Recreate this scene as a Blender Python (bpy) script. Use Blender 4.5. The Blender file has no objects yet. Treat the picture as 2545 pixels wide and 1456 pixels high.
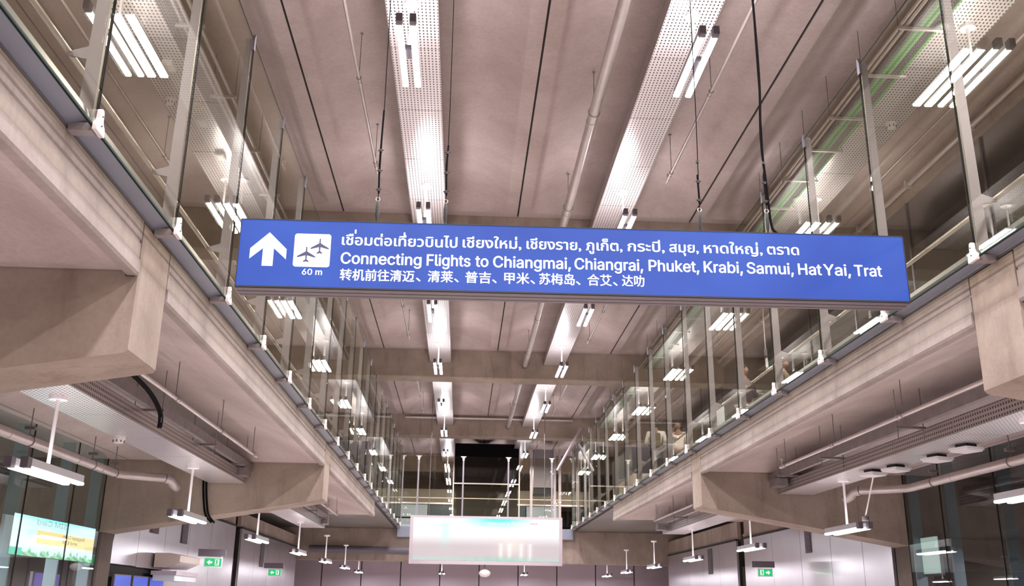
import bpy, bmesh, math, random
from mathutils import Vector, Matrix
from mathutils.geometry import interpolate_bezier, delaunay_2d_cdt
random.seed(7)
S = bpy.context.scene
COL = S.collection
PI = math.pi

# ------------------------------------------------------------------ camera
F = 2420.0
def nrm(v): return Vector(v).normalized()
dy = nrm((1143 - 1272.5, -(1500 - 728), -F))
dz = Vector((1390 - 1272.5, 7100 + 728, -F)); dz = (dz - dy * dz.dot(dy)).normalized()
dx = dy.cross(dz)
cam = bpy.data.cameras.new('camera'); cam.sensor_width = 36; cam.lens = F / 2545 * 36
cam.clip_end = 400
camo = bpy.data.objects.new('camera', cam); COL.objects.link(camo)
camo.matrix_world = Matrix.Translation((0, 0, 1.6)) @ Matrix((dx, dy, dz)).to_4x4()
cam.dof.use_dof = True; cam.dof.focus_distance = 11.5; cam.dof.aperture_fstop = 4.0
S.camera = camo
# ------------------------------------------------------------------ world, exposure
w = bpy.data.worlds.new('world'); S.world = w; w.use_nodes = True
w.node_tree.nodes['Background'].inputs[0].default_value = (0.75, 0.68, 0.70, 1)
w.node_tree.nodes['Background'].inputs[1].default_value = 0.5
S.view_settings.view_transform = 'Standard'; S.view_settings.look = 'None'
S.view_settings.exposure = 0.0; S.view_settings.gamma = 1.0
S.view_settings.use_curve_mapping = False
S.cycles.max_bounces = 7; S.cycles.diffuse_bounces = 4; S.cycles.glossy_bounces = 3; S.cycles.transparent_max_bounces = 16; S.cycles.adaptive_threshold = 0.035
UP_P, DOWN_P, UM_P, UMU_P = 36.0, 440.0, 165.0, 11.0     # lamp powers: hall up / down, below the galleries down / up
LAMP_COL = (1.0, 0.95, 0.98)

# ------------------------------------------------------------------ materials
MATS = {}
def newmat(name):
    m = bpy.data.materials.new(name); m.use_nodes = True
    nt = m.node_tree; b = nt.nodes['Principled BSDF']
    MATS[name] = m
    return m, nt, b
def plain(name, col, rough=0.5, metal=0.0, noise=0.0, scale=8.0, spec=0.5):
    m, nt, b = newmat(name)
    b.inputs['Roughness'].default_value = rough; b.inputs['Metallic'].default_value = metal
    b.inputs['Specular IOR Level'].default_value = spec
    if noise:
        n = nt.nodes.new('ShaderNodeTexNoise'); n.inputs['Scale'].default_value = scale; n.inputs['Detail'].default_value = 4
        tc = nt.nodes.new('ShaderNodeTexCoord'); nt.links.new(tc.outputs['Object'], n.inputs['Vector'])
        r = nt.nodes.new('ShaderNodeValToRGB'); e = r.color_ramp.elements
        e[0].position = 0.3; e[1].position = 0.7
        e[0].color = tuple(c * (1 - noise) for c in col) + (1,); e[1].color = tuple(min(1, c * (1 + noise)) for c in col) + (1,)
        nt.links.new(n.outputs['Fac'], r.inputs[0]); nt.links.new(r.outputs[0], b.inputs['Base Color'])
    else:
        b.inputs['Base Color'].default_value = tuple(col) + (1,)
    return m
def emit(name, col, st):
    m, nt, b = newmat(name)
    b.inputs['Base Color'].default_value = (0.02, 0.02, 0.02, 1)
    b.inputs['Emission Color'].default_value = tuple(col) + (1,); b.inputs['Emission Strength'].default_value = st
    b.inputs['Roughness'].default_value = 0.4
    m.cycles.emission_sampling = 'NONE'
    return m
def concrete(name, c1, c2, streak=0.0, stain=(0.16, 0.12, 0.10), sc=1.0, rough=0.75, spec=0.3):
    m, nt, b = newmat(name); L = nt.links.new
    tc = nt.nodes.new('ShaderNodeTexCoord')
    geo = nt.nodes.new('ShaderNodeNewGeometry')
    def noise(scale, detail, rgh, mul=(1, 1, 1)):
        mp = nt.nodes.new('ShaderNodeMapping'); mp.inputs['Scale'].default_value = mul
        L(geo.outputs['Position'], mp.inputs['Vector'])
        n = nt.nodes.new('ShaderNodeTexNoise'); n.inputs['Scale'].default_value = scale
        n.inputs['Detail'].default_value = detail; n.inputs['Roughness'].default_value = rgh
        L(mp.outputs[0], n.inputs['Vector']); return n
    n1 = noise(0.55 * sc, 6, 0.6)
    r1 = nt.nodes.new('ShaderNodeValToRGB'); r1.color_ramp.elements[0].position = 0.35; r1.color_ramp.elements[1].position = 0.68
    r1.color_ramp.elements[0].color = tuple(c1) + (1,); r1.color_ramp.elements[1].color = tuple(c2) + (1,)
    L(n1.outputs['Fac'], r1.inputs[0])
    n2 = noise(14 * sc, 5, 0.7)
    mx = nt.nodes.new('ShaderNodeMix'); mx.data_type = 'RGBA'; mx.blend_type = 'MULTIPLY'
    r2 = nt.nodes.new('ShaderNodeValToRGB'); r2.color_ramp.elements[0].position = 0.25; r2.color_ramp.elements[1].position = 0.6
    r2.color_ramp.elements[0].color = (0.87, 0.855, 0.85, 1); r2.color_ramp.elements[1].color = (1, 1, 1, 1)
    L(n2.outputs['Fac'], r2.inputs[0])
    mx.inputs[0].default_value = 1.0
    L(r1.outputs[0], mx.inputs[6]); L(r2.outputs[0], mx.inputs[7])
    out = mx.outputs[2]
    if streak:
        n3 = noise(1.0, 5, 0.65, (2.6, 2.6, 0.45))
        r3 = nt.nodes.new('ShaderNodeValToRGB'); r3.color_ramp.elements[0].position = 0.52; r3.color_ramp.elements[1].position = 0.74
        r3.color_ramp.elements[0].color = (0, 0, 0, 1); r3.color_ramp.elements[1].color = (streak, streak, streak, 1)
        L(n3.outputs['Fac'], r3.inputs[0])
        m3 = nt.nodes.new('ShaderNodeMix'); m3.data_type = 'RGBA'
        L(r3.outputs[0], m3.inputs[0]); L(out, m3.inputs[6]); m3.inputs[7].default_value = tuple(stain) + (1,)
        out = m3.outputs[2]
    L(out, b.inputs['Base Color'])
    bp = nt.nodes.new('ShaderNodeBump'); bp.inputs['Strength'].default_value = 0.25; bp.inputs['Distance'].default_value = 0.01
    L(n2.outputs['Fac'], bp.inputs['Height']); L(bp.outputs[0], b.inputs['Normal'])
    b.inputs['Roughness'].default_value = rough; b.inputs['Specular IOR Level'].default_value = spec
    return m
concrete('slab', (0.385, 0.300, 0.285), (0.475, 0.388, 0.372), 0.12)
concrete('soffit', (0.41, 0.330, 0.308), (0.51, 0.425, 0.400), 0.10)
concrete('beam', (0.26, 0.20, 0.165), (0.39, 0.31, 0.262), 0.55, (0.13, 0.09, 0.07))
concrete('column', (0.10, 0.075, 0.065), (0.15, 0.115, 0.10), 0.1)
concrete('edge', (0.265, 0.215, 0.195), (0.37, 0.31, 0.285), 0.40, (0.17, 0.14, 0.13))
concrete('floor', (0.45, 0.40, 0.38), (0.52, 0.47, 0.45), 0, rough=0.25, spec=0.5)
concrete('gallery_floor', (0.15, 0.135, 0.12), (0.20, 0.18, 0.16), 0, rough=0.3, spec=0.4)
plain('joint', (0.02, 0.017, 0.017), 0.9)
plain('white_paint', (0.80, 0.76, 0.78), 0.35, 0.0)
plain('steel_post', (0.23, 0.208, 0.235), 0.45, 0.2)
plain('channel', (0.23, 0.245, 0.30), 0.35, 0.35, 0.06, 1.5)
plain('kick', (0.03, 0.045, 0.05), 0.5, 0.2)
plain('clamp', (0.70, 0.62, 0.61), 0.45, 0.2)
plain('bracket', (0.30, 0.26, 0.27), 0.5, 0.3)
plain('seal', (0.012, 0.013, 0.013), 0.8, spec=0.1)
plain('glass_edge', (0.004, 0.017, 0.014), 0.7, spec=0.15)
plain('rail', (0.62, 0.57, 0.57), 0.25, 0.7)
plain('galv', (0.62, 0.56, 0.55), 0.35, 0.55, 0.1, 5)
plain('galv_dark', (0.22, 0.19, 0.19), 0.45, 0.5, 0.15, 5)
plain('pipe', (0.50, 0.43, 0.42), 0.3, 0.35, 0.08, 3)
plain('housing', (0.50, 0.48, 0.52), 0.4, 0.5)
plain('housing_end', (0.13, 0.11, 0.13), 0.5, 0.3)
plain('black', (0.012, 0.011, 0.013), 0.5)
plain('matt_black', (0.006, 0.005, 0.007), 0.9, spec=0.05)
plain('black_rubber', (0.007, 0.006, 0.007), 0.9, spec=0.08)
plain('green_conduit', (0.12, 0.34, 0.08), 0.45)
plain('yellowed', (0.62, 0.58, 0.34), 0.5)
plain('dark_clad', (0.045, 0.036, 0.045), 0.35, 0.2)
plain('dark_teal', (0.02, 0.04, 0.048), 0.3)
plain('mullion', (0.26, 0.33, 0.36), 0.4, 0.3)
plain('sign_case', (0.115, 0.085, 0.095), 0.45, 0.3)
plain('frame_lilac', (0.50, 0.43, 0.48), 0.4, 0.3)
plain('grey_mesh', (0.26, 0.235, 0.26), 0.6, 0.2, 0.15, 30)
plain('plastic', (0.72, 0.70, 0.70), 0.4)
plain('ac_beige', (0.60, 0.50, 0.44), 0.45)
plain('skin', (0.21, 0.115, 0.085), 0.55)
plain('hair', (0.02, 0.015, 0.013), 0.6)
plain('cloth_dark', (0.022, 0.018, 0.022), 0.9, spec=0.1)
plain('cloth_white', (0.62, 0.58, 0.60), 0.8)
plain('cloth_pink', (0.62, 0.54, 0.52), 0.8)
plain('cloth_olive', (0.10, 0.09, 0.05), 0.8)
plain('trousers', (0.02, 0.02, 0.03), 0.8)
plain('paper', (0.66, 0.70, 0.76), 0.6)
plain('wall_purple', (0.42, 0.35, 0.40), 0.5, 0.15, 0.06, 0.4)
plain('wall_beige', (0.50, 0.42, 0.38), 0.6)
plain('shop_blue', (0.26, 0.31, 0.34), 0.35)
plain('olive_wall', (0.17, 0.14, 0.10), 0.5, 0, 0.15, 0.6)
m = plain('cladding', (0.66, 0.63, 0.68), 0.28, 0.85, 0.05, 0.8)
emit('tube', (1.0, 0.985, 1.0), 9.0)
emit('letter_white', (1.0, 0.98, 1.0), 1.25)
emit('exit_green', (0.0, 0.42, 0.14), 1.3)
emit('exit_white', (0.8, 1, 0.85), 1.0)
emit('blue_screen', (0.05, 0.12, 0.8), 0.8)
emit('violet_screen', (0.16, 0.08, 0.45), 0.9)
emit('plane_grey', (0.05, 0.055, 0.17), 1.0)
# backlit sign face: printed blue film, slightly uneven
m, nt, b = newmat('sign_blue')
tc = nt.nodes.new('ShaderNodeTexCoord'); n = nt.nodes.new('ShaderNodeTexNoise')
n.inputs['Scale'].default_value = 0.9; n.inputs['Detail'].default_value = 2
nt.links.new(tc.outputs['Object'], n.inputs['Vector'])
r = nt.nodes.new('ShaderNodeValToRGB'); r.color_ramp.elements[0].position = 0.3; r.color_ramp.elements[1].position = 0.75
r.color_ramp.elements[0].color = (0.015, 0.072, 0.48, 1); r.color_ramp.elements[1].color = (0.038, 0.125, 0.64, 1)
nt.links.new(n.outputs['Fac'], r.inputs[0]); nt.links.new(r.outputs[0], b.inputs['Emission Color'])
b.inputs['Emission Strength'].default_value = 0.95; b.inputs['Base Color'].default_value = (0.004, 0.008, 0.03, 1)
b.inputs['Specular IOR Level'].default_value = 0.3; b.inputs['Roughness'].default_value = 0.45; m.cycles.emission_sampling = 'NONE'
# printed glow for the backlit billboard and the imitated advert reflection: colour attribute is the print
def printmat(name, st):
    m, nt, b = newmat(name)
    a = nt.nodes.new('ShaderNodeVertexColor'); a.layer_name = 'print'
    nt.links.new(a.outputs[0], b.inputs['Emission Color']); b.inputs['Emission Strength'].default_value = st
    b.inputs['Base Color'].default_value = (0.05, 0.05, 0.05, 1); m.cycles.emission_sampling = 'NONE'
printmat('print', 1.0)
printmat('print_reflection', 2.0)
# perforated sheet: grid of slots in object space
def perforated(name, px, py, hx, hy, c1=(0.72, 0.66, 0.67), axis='XY'):
    m, nt, b = newmat(name); L = nt.links.new
    tc = nt.nodes.new('ShaderNodeTexCoord'); sp = nt.nodes.new('ShaderNodeSeparateXYZ'); L(tc.outputs['Object'], sp.inputs[0])
    def hole(sock, pitch, half):
        d = nt.nodes.new('ShaderNodeMath'); d.operation = 'DIVIDE'; d.inputs[1].default_value = pitch; L(sock, d.inputs[0])
        f = nt.nodes.new('ShaderNodeMath'); f.operation = 'FRACT'; L(d.outputs[0], f.inputs[0])
        s = nt.nodes.new('ShaderNodeMath'); s.operation = 'SUBTRACT'; s.inputs[1].default_value = 0.5; L(f.outputs[0], s.inputs[0])
        a = nt.nodes.new('ShaderNodeMath'); a.operation = 'ABSOLUTE'; L(s.outputs[0], a.inputs[0])
        c = nt.nodes.new('ShaderNodeMath'); c.operation = 'LESS_THAN'; c.inputs[1].default_value = half / pitch; L(a.outputs[0], c.inputs[0])
        return c.outputs[0]
    h1 = hole(sp.outputs[axis[0]], px, hx); h2 = hole(sp.outputs[axis[1]], py, hy)
    mu = nt.nodes.new('ShaderNodeMath'); mu.operation = 'MULTIPLY'; L(h1, mu.inputs[0]); L(h2, mu.inputs[1])
    mx = nt.nodes.new('ShaderNodeMix'); mx.data_type = 'RGBA'; L(mu.outputs[0], mx.inputs[0])
    mx.inputs[6].default_value = tuple(c1) + (1,); mx.inputs[7].default_value = (0.035, 0.03, 0.03, 1)
    L(mx.outputs[2], b.inputs['Base Color'])
    mt = nt.nodes.new('ShaderNodeMath'); mt.operation = 'MULTIPLY_ADD'; mt.inputs[1].default_value = -0.5; mt.inputs[2].default_value = 0.5
    L(mu.outputs[0], mt.inputs[0]); L(mt.outputs[0], b.inputs['Metallic'])
    b.inputs['Roughness'].default_value = 0.3
perforated('perf', 0.0655, 0.092, 0.0125, 0.023)
perforated('perf_side', 0.075, 0.075, 0.02, 0.018, (0.42, 0.36, 0.35), 'YZ')
# clear glass: thin sheet with tint and mirror reflection
def glass(name, tint, ior=1.5, gain=1.3):
    m, nt, b = newmat(name); L = nt.links.new
    nt.nodes.remove(b); out = nt.nodes['Material Output']
    t = nt.nodes.new('ShaderNodeBsdfTransparent'); t.inputs[0].default_value = tuple(tint) + (1,)
    g = nt.nodes.new('ShaderNodeBsdfGlossy'); g.inputs['Roughness'].default_value = 0.0; g.inputs[0].default_value = (0.95, 1, 0.97, 1)
    fr = nt.nodes.new('ShaderNodeFresnel'); ge = nt.nodes.new('ShaderNodeNewGeometry')   # same reflectance on both faces of the sheet
    io = nt.nodes.new('ShaderNodeMath'); io.operation = 'MULTIPLY_ADD'; io.inputs[1].default_value = 1 / ior - ior; io.inputs[2].default_value = ior
    L(ge.outputs['Backfacing'], io.inputs[0]); L(io.outputs[0], fr.inputs[0])
    mu = nt.nodes.new('ShaderNodeMath'); mu.operation = 'MULTIPLY'; mu.use_clamp = True; mu.inputs[1].default_value = gain
    L(fr.outputs[0], mu.inputs[0])
    mx = nt.nodes.new('ShaderNodeMixShader'); L(mu.outputs[0], mx.inputs[0]); L(t.outputs[0], mx.inputs[1]); L(g.outputs[0], mx.inputs[2])
    L(mx.outputs[0], out.inputs[0])
glass('glass', (0.885, 0.875, 0.805), gain=0.72)
glass('glass_dark', (0.66, 0.68, 0.70), gain=1.0)
glass('glass_teal', (0.84, 0.90, 0.89), gain=0.9)

# ------------------------------------------------------------------ mesh helpers
def smooth_pts(p, n=5):
    p = [Vector(q) for q in p]; out = []
    for i in range(len(p) - 1):
        a, b, c, d = p[max(i - 1, 0)], p[i], p[i + 1], p[min(i + 2, len(p) - 1)]
        for k in range(n):
            t = k / n; out.append(0.5 * ((2 * b) + (c - a) * t + (2 * a - 5 * b + 4 * c - d) * t * t + (3 * b - a - 3 * c + d) * t ** 3))
    return out + [p[-1]]
class MB:
    def __init__(s): s.v = []; s.f = []
    def add(s, vs, fs):
        o = len(s.v); s.v += [tuple(v) for v in vs]; s.f += [tuple(i + o for i in f) for f in fs]; return s
    def box(s, x0, x1, y0, y1, z0, z1):
        vs = [(x0, y0, z0), (x1, y0, z0), (x1, y1, z0), (x0, y1, z0), (x0, y0, z1), (x1, y0, z1), (x1, y1, z1), (x0, y1, z1)]
        return s.add(vs, [(0, 3, 2, 1), (4, 5, 6, 7), (0, 1, 5, 4), (1, 2, 6, 5), (2, 3, 7, 6), (3, 0, 4, 7)])
    def hexa(s, vs):
        return s.add(vs, [(0, 3, 2, 1), (4, 5, 6, 7), (0, 1, 5, 4), (1, 2, 6, 5), (2, 3, 7, 6), (3, 0, 4, 7)])
    def prism(s, prof, a0, a1, axis='y'):
        n = len(prof); vs = []
        for a in (a0, a1):
            for p, q in prof:
                vs.append({'y': (p, a, q), 'x': (a, p, q), 'z': (p, q, a)}[axis])
        fs = [tuple(range(n)), tuple(range(2 * n - 1, n - 1, -1))]
        for i in range(n):
            j = (i + 1) % n; fs.append((i, i + n, j + n, j))
        return s.add(vs, fs)
    def tube(s, pts, r, n=10, cap=True):
        pts = [Vector(p) for p in pts]; rings = []; up = None
        for i, p in enumerate(pts):
            t = (pts[min(i + 1, len(pts) - 1)] - pts[max(i - 1, 0)]).normalized()
            if up is None:
                up = Vector((0, 0, 1)) if abs(t.z) < 0.9 else Vector((1, 0, 0))
            a = t.cross(up).normalized(); b_ = a.cross(t).normalized(); up = b_
            rr = r[i] if isinstance(r, (list, tuple)) else r
            rings.append([p + (a * math.cos(2 * PI * k / n) + b_ * math.sin(2 * PI * k / n)) * rr for k in range(n)])
        vs = [v for ring in rings for v in ring]; fs = []
        for i in range(len(rings) - 1):
            for k in range(n):
                fs.append((i * n + k, i * n + (k + 1) % n, (i + 1) * n + (k + 1) % n, (i + 1) * n + k))
        if cap: fs.append(tuple(range(n - 1, -1, -1))); fs.append(tuple((len(rings) - 1) * n + k for k in range(n)))
        return s.add(vs, fs)
    def disc(s, c, r, z0, z1, n=20, r1=None):
        r1 = r if r1 is None else r1
        vs = [(c[0] + r * math.cos(2 * PI * k / n), c[1] + r * math.sin(2 * PI * k / n), z0) for k in range(n)]
        vs += [(c[0] + r1 * math.cos(2 * PI * k / n), c[1] + r1 * math.sin(2 * PI * k / n), z1) for k in range(n)]
        fs = [tuple(range(n - 1, -1, -1)), tuple(range(n, 2 * n))] + [(k, (k + 1) % n, n + (k + 1) % n, n + k) for k in range(n)]
        return s.add(vs, fs)
    def torus(s, c, R, r, axis='y', n=18, m=6, arc=2 * PI):
        c = Vector(c); pts = []
        k_ = n + 1
        for i in range(k_):
            a = arc * i / n
            u, v = R * math.cos(a), R * math.sin(a)
            pts.append(c + {'y': Vector((u, 0, v)), 'x': Vector((0, u, v)), 'z': Vector((u, v, 0))}[axis])
        return s.tube(pts, r, m, False)
    def mesh(s, name, mat, smooth=None):
        me = bpy.data.meshes.new(name); me.from_pydata(s.v, [], s.f)
        me.materials.append(MATS[mat])
        bm = bmesh.new(); bm.from_mesh(me); bmesh.ops.recalc_face_normals(bm, faces=bm.faces); bm.to_mesh(me); bm.free()
        if smooth is not None:
            for p in me.polygons: p.use_smooth = True
            me.set_sharp_from_angle(angle=math.radians(smooth))
        return me
    def build(s, name, mat, parent=None, smooth=None, label=None):
        return link(name, s.mesh(name, mat, smooth), parent, label)
def link(name, me, parent=None, label=None, loc=None):
    o = bpy.data.objects.new(name, me); COL.objects.link(o)
    if parent is not None: o.parent = parent
    if label: o['label'] = label
    if loc: o.location = loc
    return o
def thing(name, label, cat, loc=(0, 0, 0), rz=0.0, group=None, kind=None):
    o = bpy.data.objects.new(name, None); COL.objects.link(o)
    o.location = loc; o.rotation_euler = (0, 0, rz); o.empty_display_size = 0.1
    o['label'] = label; o['category'] = cat
    if group: o['group'] = group
    if kind: o['kind'] = kind
    return o
def struct(name, label):
    o = bpy.data.objects.new(name, None); COL.objects.link(o); o['kind'] = 'structure'; o['label'] = label; return o
def kids(o): return [c for c in bpy.data.objects if c.parent == o]
def dup(root, loc, label, group=None, rz=None, chl=None):
    r = root.copy(); COL.objects.link(r); r.location = loc; r['label'] = label
    if group: r['group'] = group
    if rz is not None: r.rotation_euler = (0, 0, rz)
    def rec(src, dst):
        for c in KIDS.get(src.name, []):
            d = c.copy(); COL.objects.link(d); d.parent = dst; rec(c, d)
    rec(root, r); return r
KIDS = {}
def index(root):
    ks = kids(root); KIDS[root.name] = ks
    for k in ks: index(k)
ORD = ['first', 'second', 'third', 'fourth', 'fifth', 'sixth', 'seventh', 'eighth', 'ninth', 'tenth', 'eleventh', 'twelfth', 'thirteenth', 'fourteenth', 'fifteenth']

# ------------------------------------------------------------------ layout constants
XL, XR = -3.45, 5.97            # gallery edges left, right
MID = (XL + XR) / 2
W = 4.69                        # width of a slab
HC = 11.6                       # hall ceiling
BY = [9.8 + 14.7 * j for j in range(-2, 8)]   # near faces of the beams
BW = 0.95
GZ, GT = 5.43, 9.37              # glass bottom, top
CX = [XL - 1.5 * W - 0.02, XL - 0.5 * W + 0.04, MID - W / 2 + 0.01, MID + W / 2 - 0.01, XR + 0.5 * W - 0.0, XR + 1.5 * W]
CX = [-10.45, -5.77, -1.08, 3.61, 8.31, 13.0]   # centre lines of the slabs

# ------------------------------------------------------------------ coffered slabs
def coffer_mesh(name, wx, wy, flat, depth, mat, n=9, rim=0.06, ws=1.0):
    a, b = wx / 2 - 0.022, wy / 2 - 0.012
    rings = [(0, 0, 0.004), (flat - 0.02, 0, 0.28), (flat, 0.006, 0.30), (flat + rim, 0.05, 0.34), (flat + rim + 0.12 * ws, 0.11, 0.45),
             (flat + rim + 0.32 * ws, 0.11 + (depth - 0.11) * 0.40, 0.7), (flat + rim + 0.52 * ws, 0.11 + (depth - 0.11) * 0.72, 0.75),
             (flat + rim + 0.72 * ws, 0.11 + (depth - 0.11) * 0.92, 0.6), (flat + rim + 0.95 * ws, depth, 0.5)]
    vs = []; fs = []
    for d, z, rc in rings:
        A, B = a - d, b - d
        for (sx, sy, a0) in ((1, 1, 0), (-1, 1, 90), (-1, -1, 180), (1, -1, 270)):
            for k in range(n):
                t = math.radians(a0 + 90 * k / (n - 1))
                vs.append((sx * (A - rc) + rc * math.cos(t), sy * (B - rc) + rc * math.sin(t), z))
    N = 4 * n
    for i in range(len(rings) - 1):
        for k in range(N):
            fs.append((i * N + k, i * N + (k + 1) % N, (i + 1) * N + (k + 1) % N, (i + 1) * N + k))
    fs.append(tuple((len(rings) - 1) * N + k for k in range(N)))
    # outer sides going up
    o = len(vs)
    vs += [(x, y, 0.5) for (x, y, z) in vs[:N]]
    for k in range(N): fs.append((k, (k + 1) % N, o + (k + 1) % N, o + k))
    m_ = MB(); m_.add(vs, fs); return m_.mesh(name, mat, 50)
def solid_joint(parent, x, y0, y1, z): MB().box(x - 0.03, x + 0.03, y0, y1, z + 0.03, z + 0.5).build('joint_filler', 'joint', parent)

ceiling = struct('ceiling', 'coffered concrete ceiling of the tall hall')
cof_up = coffer_mesh('coffered_slab', W, 14.7 - BW, 0.30, 0.36, 'slab')
for j in range(len(BY) - 1):
    for cx in CX:
        link('coffered_slab', cof_up, ceiling, None, (cx, BY[j] + BW + (14.7 - BW) / 2, HC))
    for jx in (-8.11, -3.425, 1.265, 5.96, 10.655):
        solid_joint(ceiling, jx, BY[j] + BW, BY[j] + 14.7, HC)
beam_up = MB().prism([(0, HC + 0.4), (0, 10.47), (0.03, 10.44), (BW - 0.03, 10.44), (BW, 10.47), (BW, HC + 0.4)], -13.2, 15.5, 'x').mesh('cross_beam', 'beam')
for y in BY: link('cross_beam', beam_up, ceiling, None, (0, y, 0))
# edge downstand and its pipe over the right-hand glazing
MB().box(10.58, 10.72, -18, 112, 11.15, HC + 0.1).build('edge_beam', 'beam', ceiling)

# ------------------------------------------------------------------ floor and far walls
fl = MB().box(-16, 19, -20, 113, -0.2, 0).build('floor', 'floor'); fl['kind'] = 'structure'; fl['label'] = 'pale polished hall floor'
for nm, (a, b_, c, d, e, f_), mt, lb in (
    ('wall_left', (-13.5, -13.2, -20, 113, 0, 12.1), 'olive_wall', 'dim outer wall beyond the left glazing'),
    ('wall_right', (15.5, 15.8, -20, 113, 0, 12.1), 'olive_wall', 'dim outer wall beyond the right glazing'),
    ('wall_back', (-13.5, 15.8, 112, 112.3, 0, 12.1), 'olive_wall', 'far end wall of the hall'),
    ('wall_front', (-13.5, 15.8, -20, -19.7, 0, 12.1), 'wall_beige', 'wall behind the viewpoint')):
    o = MB().box(a, b_, c, d, e, f_).build(nm, mt); o['kind'] = 'structure'; o['label'] = lb

# ------------------------------------------------------------------ galleries
cof_lo = coffer_mesh('coffered_slab', W, 14.7 - BW - 0.02, 0.16, 0.44, 'soffit', rim=0.10, ws=1.55)
def gallery(side):
    s = -1 if side == 'left' else 1
    X = XL if s < 0 else XR
    g = struct('floor_upper_' + side, 'concrete gallery deck along the %s side' % side)
    def xx(d): return X + s * d       # distance d outwards from the edge of the void
    for j in range(0, 4):
        y0, y1 = BY[j] + BW, BY[j] + 14.7
        for i in range(2):
            link('coffered_slab', cof_lo, g, None, (xx(0.10 + W / 2 + i * W), (y0 + y1) / 2, 4.86))
        # fascia: stepped precast edge
        pr = [(0.0, 5.40), (0.0, 5.20), (0.018, 5.185), (0.018, 5.165), (0.0, 5.15), (0.0, 4.98), (-0.02, 4.965), (-0.02, 4.83), (0.0, 4.80), (0.10, 4.80), (0.10, 5.40)]
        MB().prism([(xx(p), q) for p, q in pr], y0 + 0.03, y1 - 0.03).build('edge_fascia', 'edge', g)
        MB().box(min(xx(0.05), xx(4.9)), max(xx(0.05), xx(4.9)), y0 - 0.2, y1 + 0.2, 5.36, 5.41).build('deck_topping', 'edge', g)
    for j in range(0, 5):
        y = BY[j]
        prof = [(xx(0), 5.39), (xx(0), 4.02), (xx(0.03), 3.985), (xx(5.2), 3.13), (xx(9.5), 2.45), (xx(9.5), 5.39)]
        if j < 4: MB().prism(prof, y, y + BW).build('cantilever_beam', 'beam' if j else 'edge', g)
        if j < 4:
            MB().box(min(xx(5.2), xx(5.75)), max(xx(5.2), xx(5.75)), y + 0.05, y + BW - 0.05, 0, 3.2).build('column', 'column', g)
    # beam joints (dark recesses beside each beam end)
    for j in range(0, 4):
        for yy in (BY[j] - 0.015, BY[j] + BW + 0.015):
            MB().box(min(xx(0.03), xx(0.12)), max(xx(0.03), xx(0.12)), yy - 0.016, yy + 0.016, 4.8, 5.39).build('joint_filler', 'joint', g)
    # steel channel on the edge
    MB().prism([(xx(0.06), 5.43), (xx(0.0), 5.43), (xx(-0.015), 5.425), (xx(-0.02), 5.435), (xx(-0.17), 5.47), (xx(-0.18), 5.50), (xx(-0.17), 5.56), (xx(0.06), 5.56)], -5, 53.3).build('edge_channel', 'channel', g, label='blue grey steel edge channel')
    MB().box(min(xx(0.02), xx(0.13)), max(xx(0.02), xx(0.13)), -5, 53.3, 5.39, 5.42).build('shadow_gap', 'joint', g)
    MB().box(min(xx(0.0), xx(9.3)), max(xx(0.0), xx(9.3)), -20, 53.9, 5.41, 5.46).build('floor_finish', 'gallery_floor', g)
    return g
gallery('left'); gallery('right')

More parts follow.
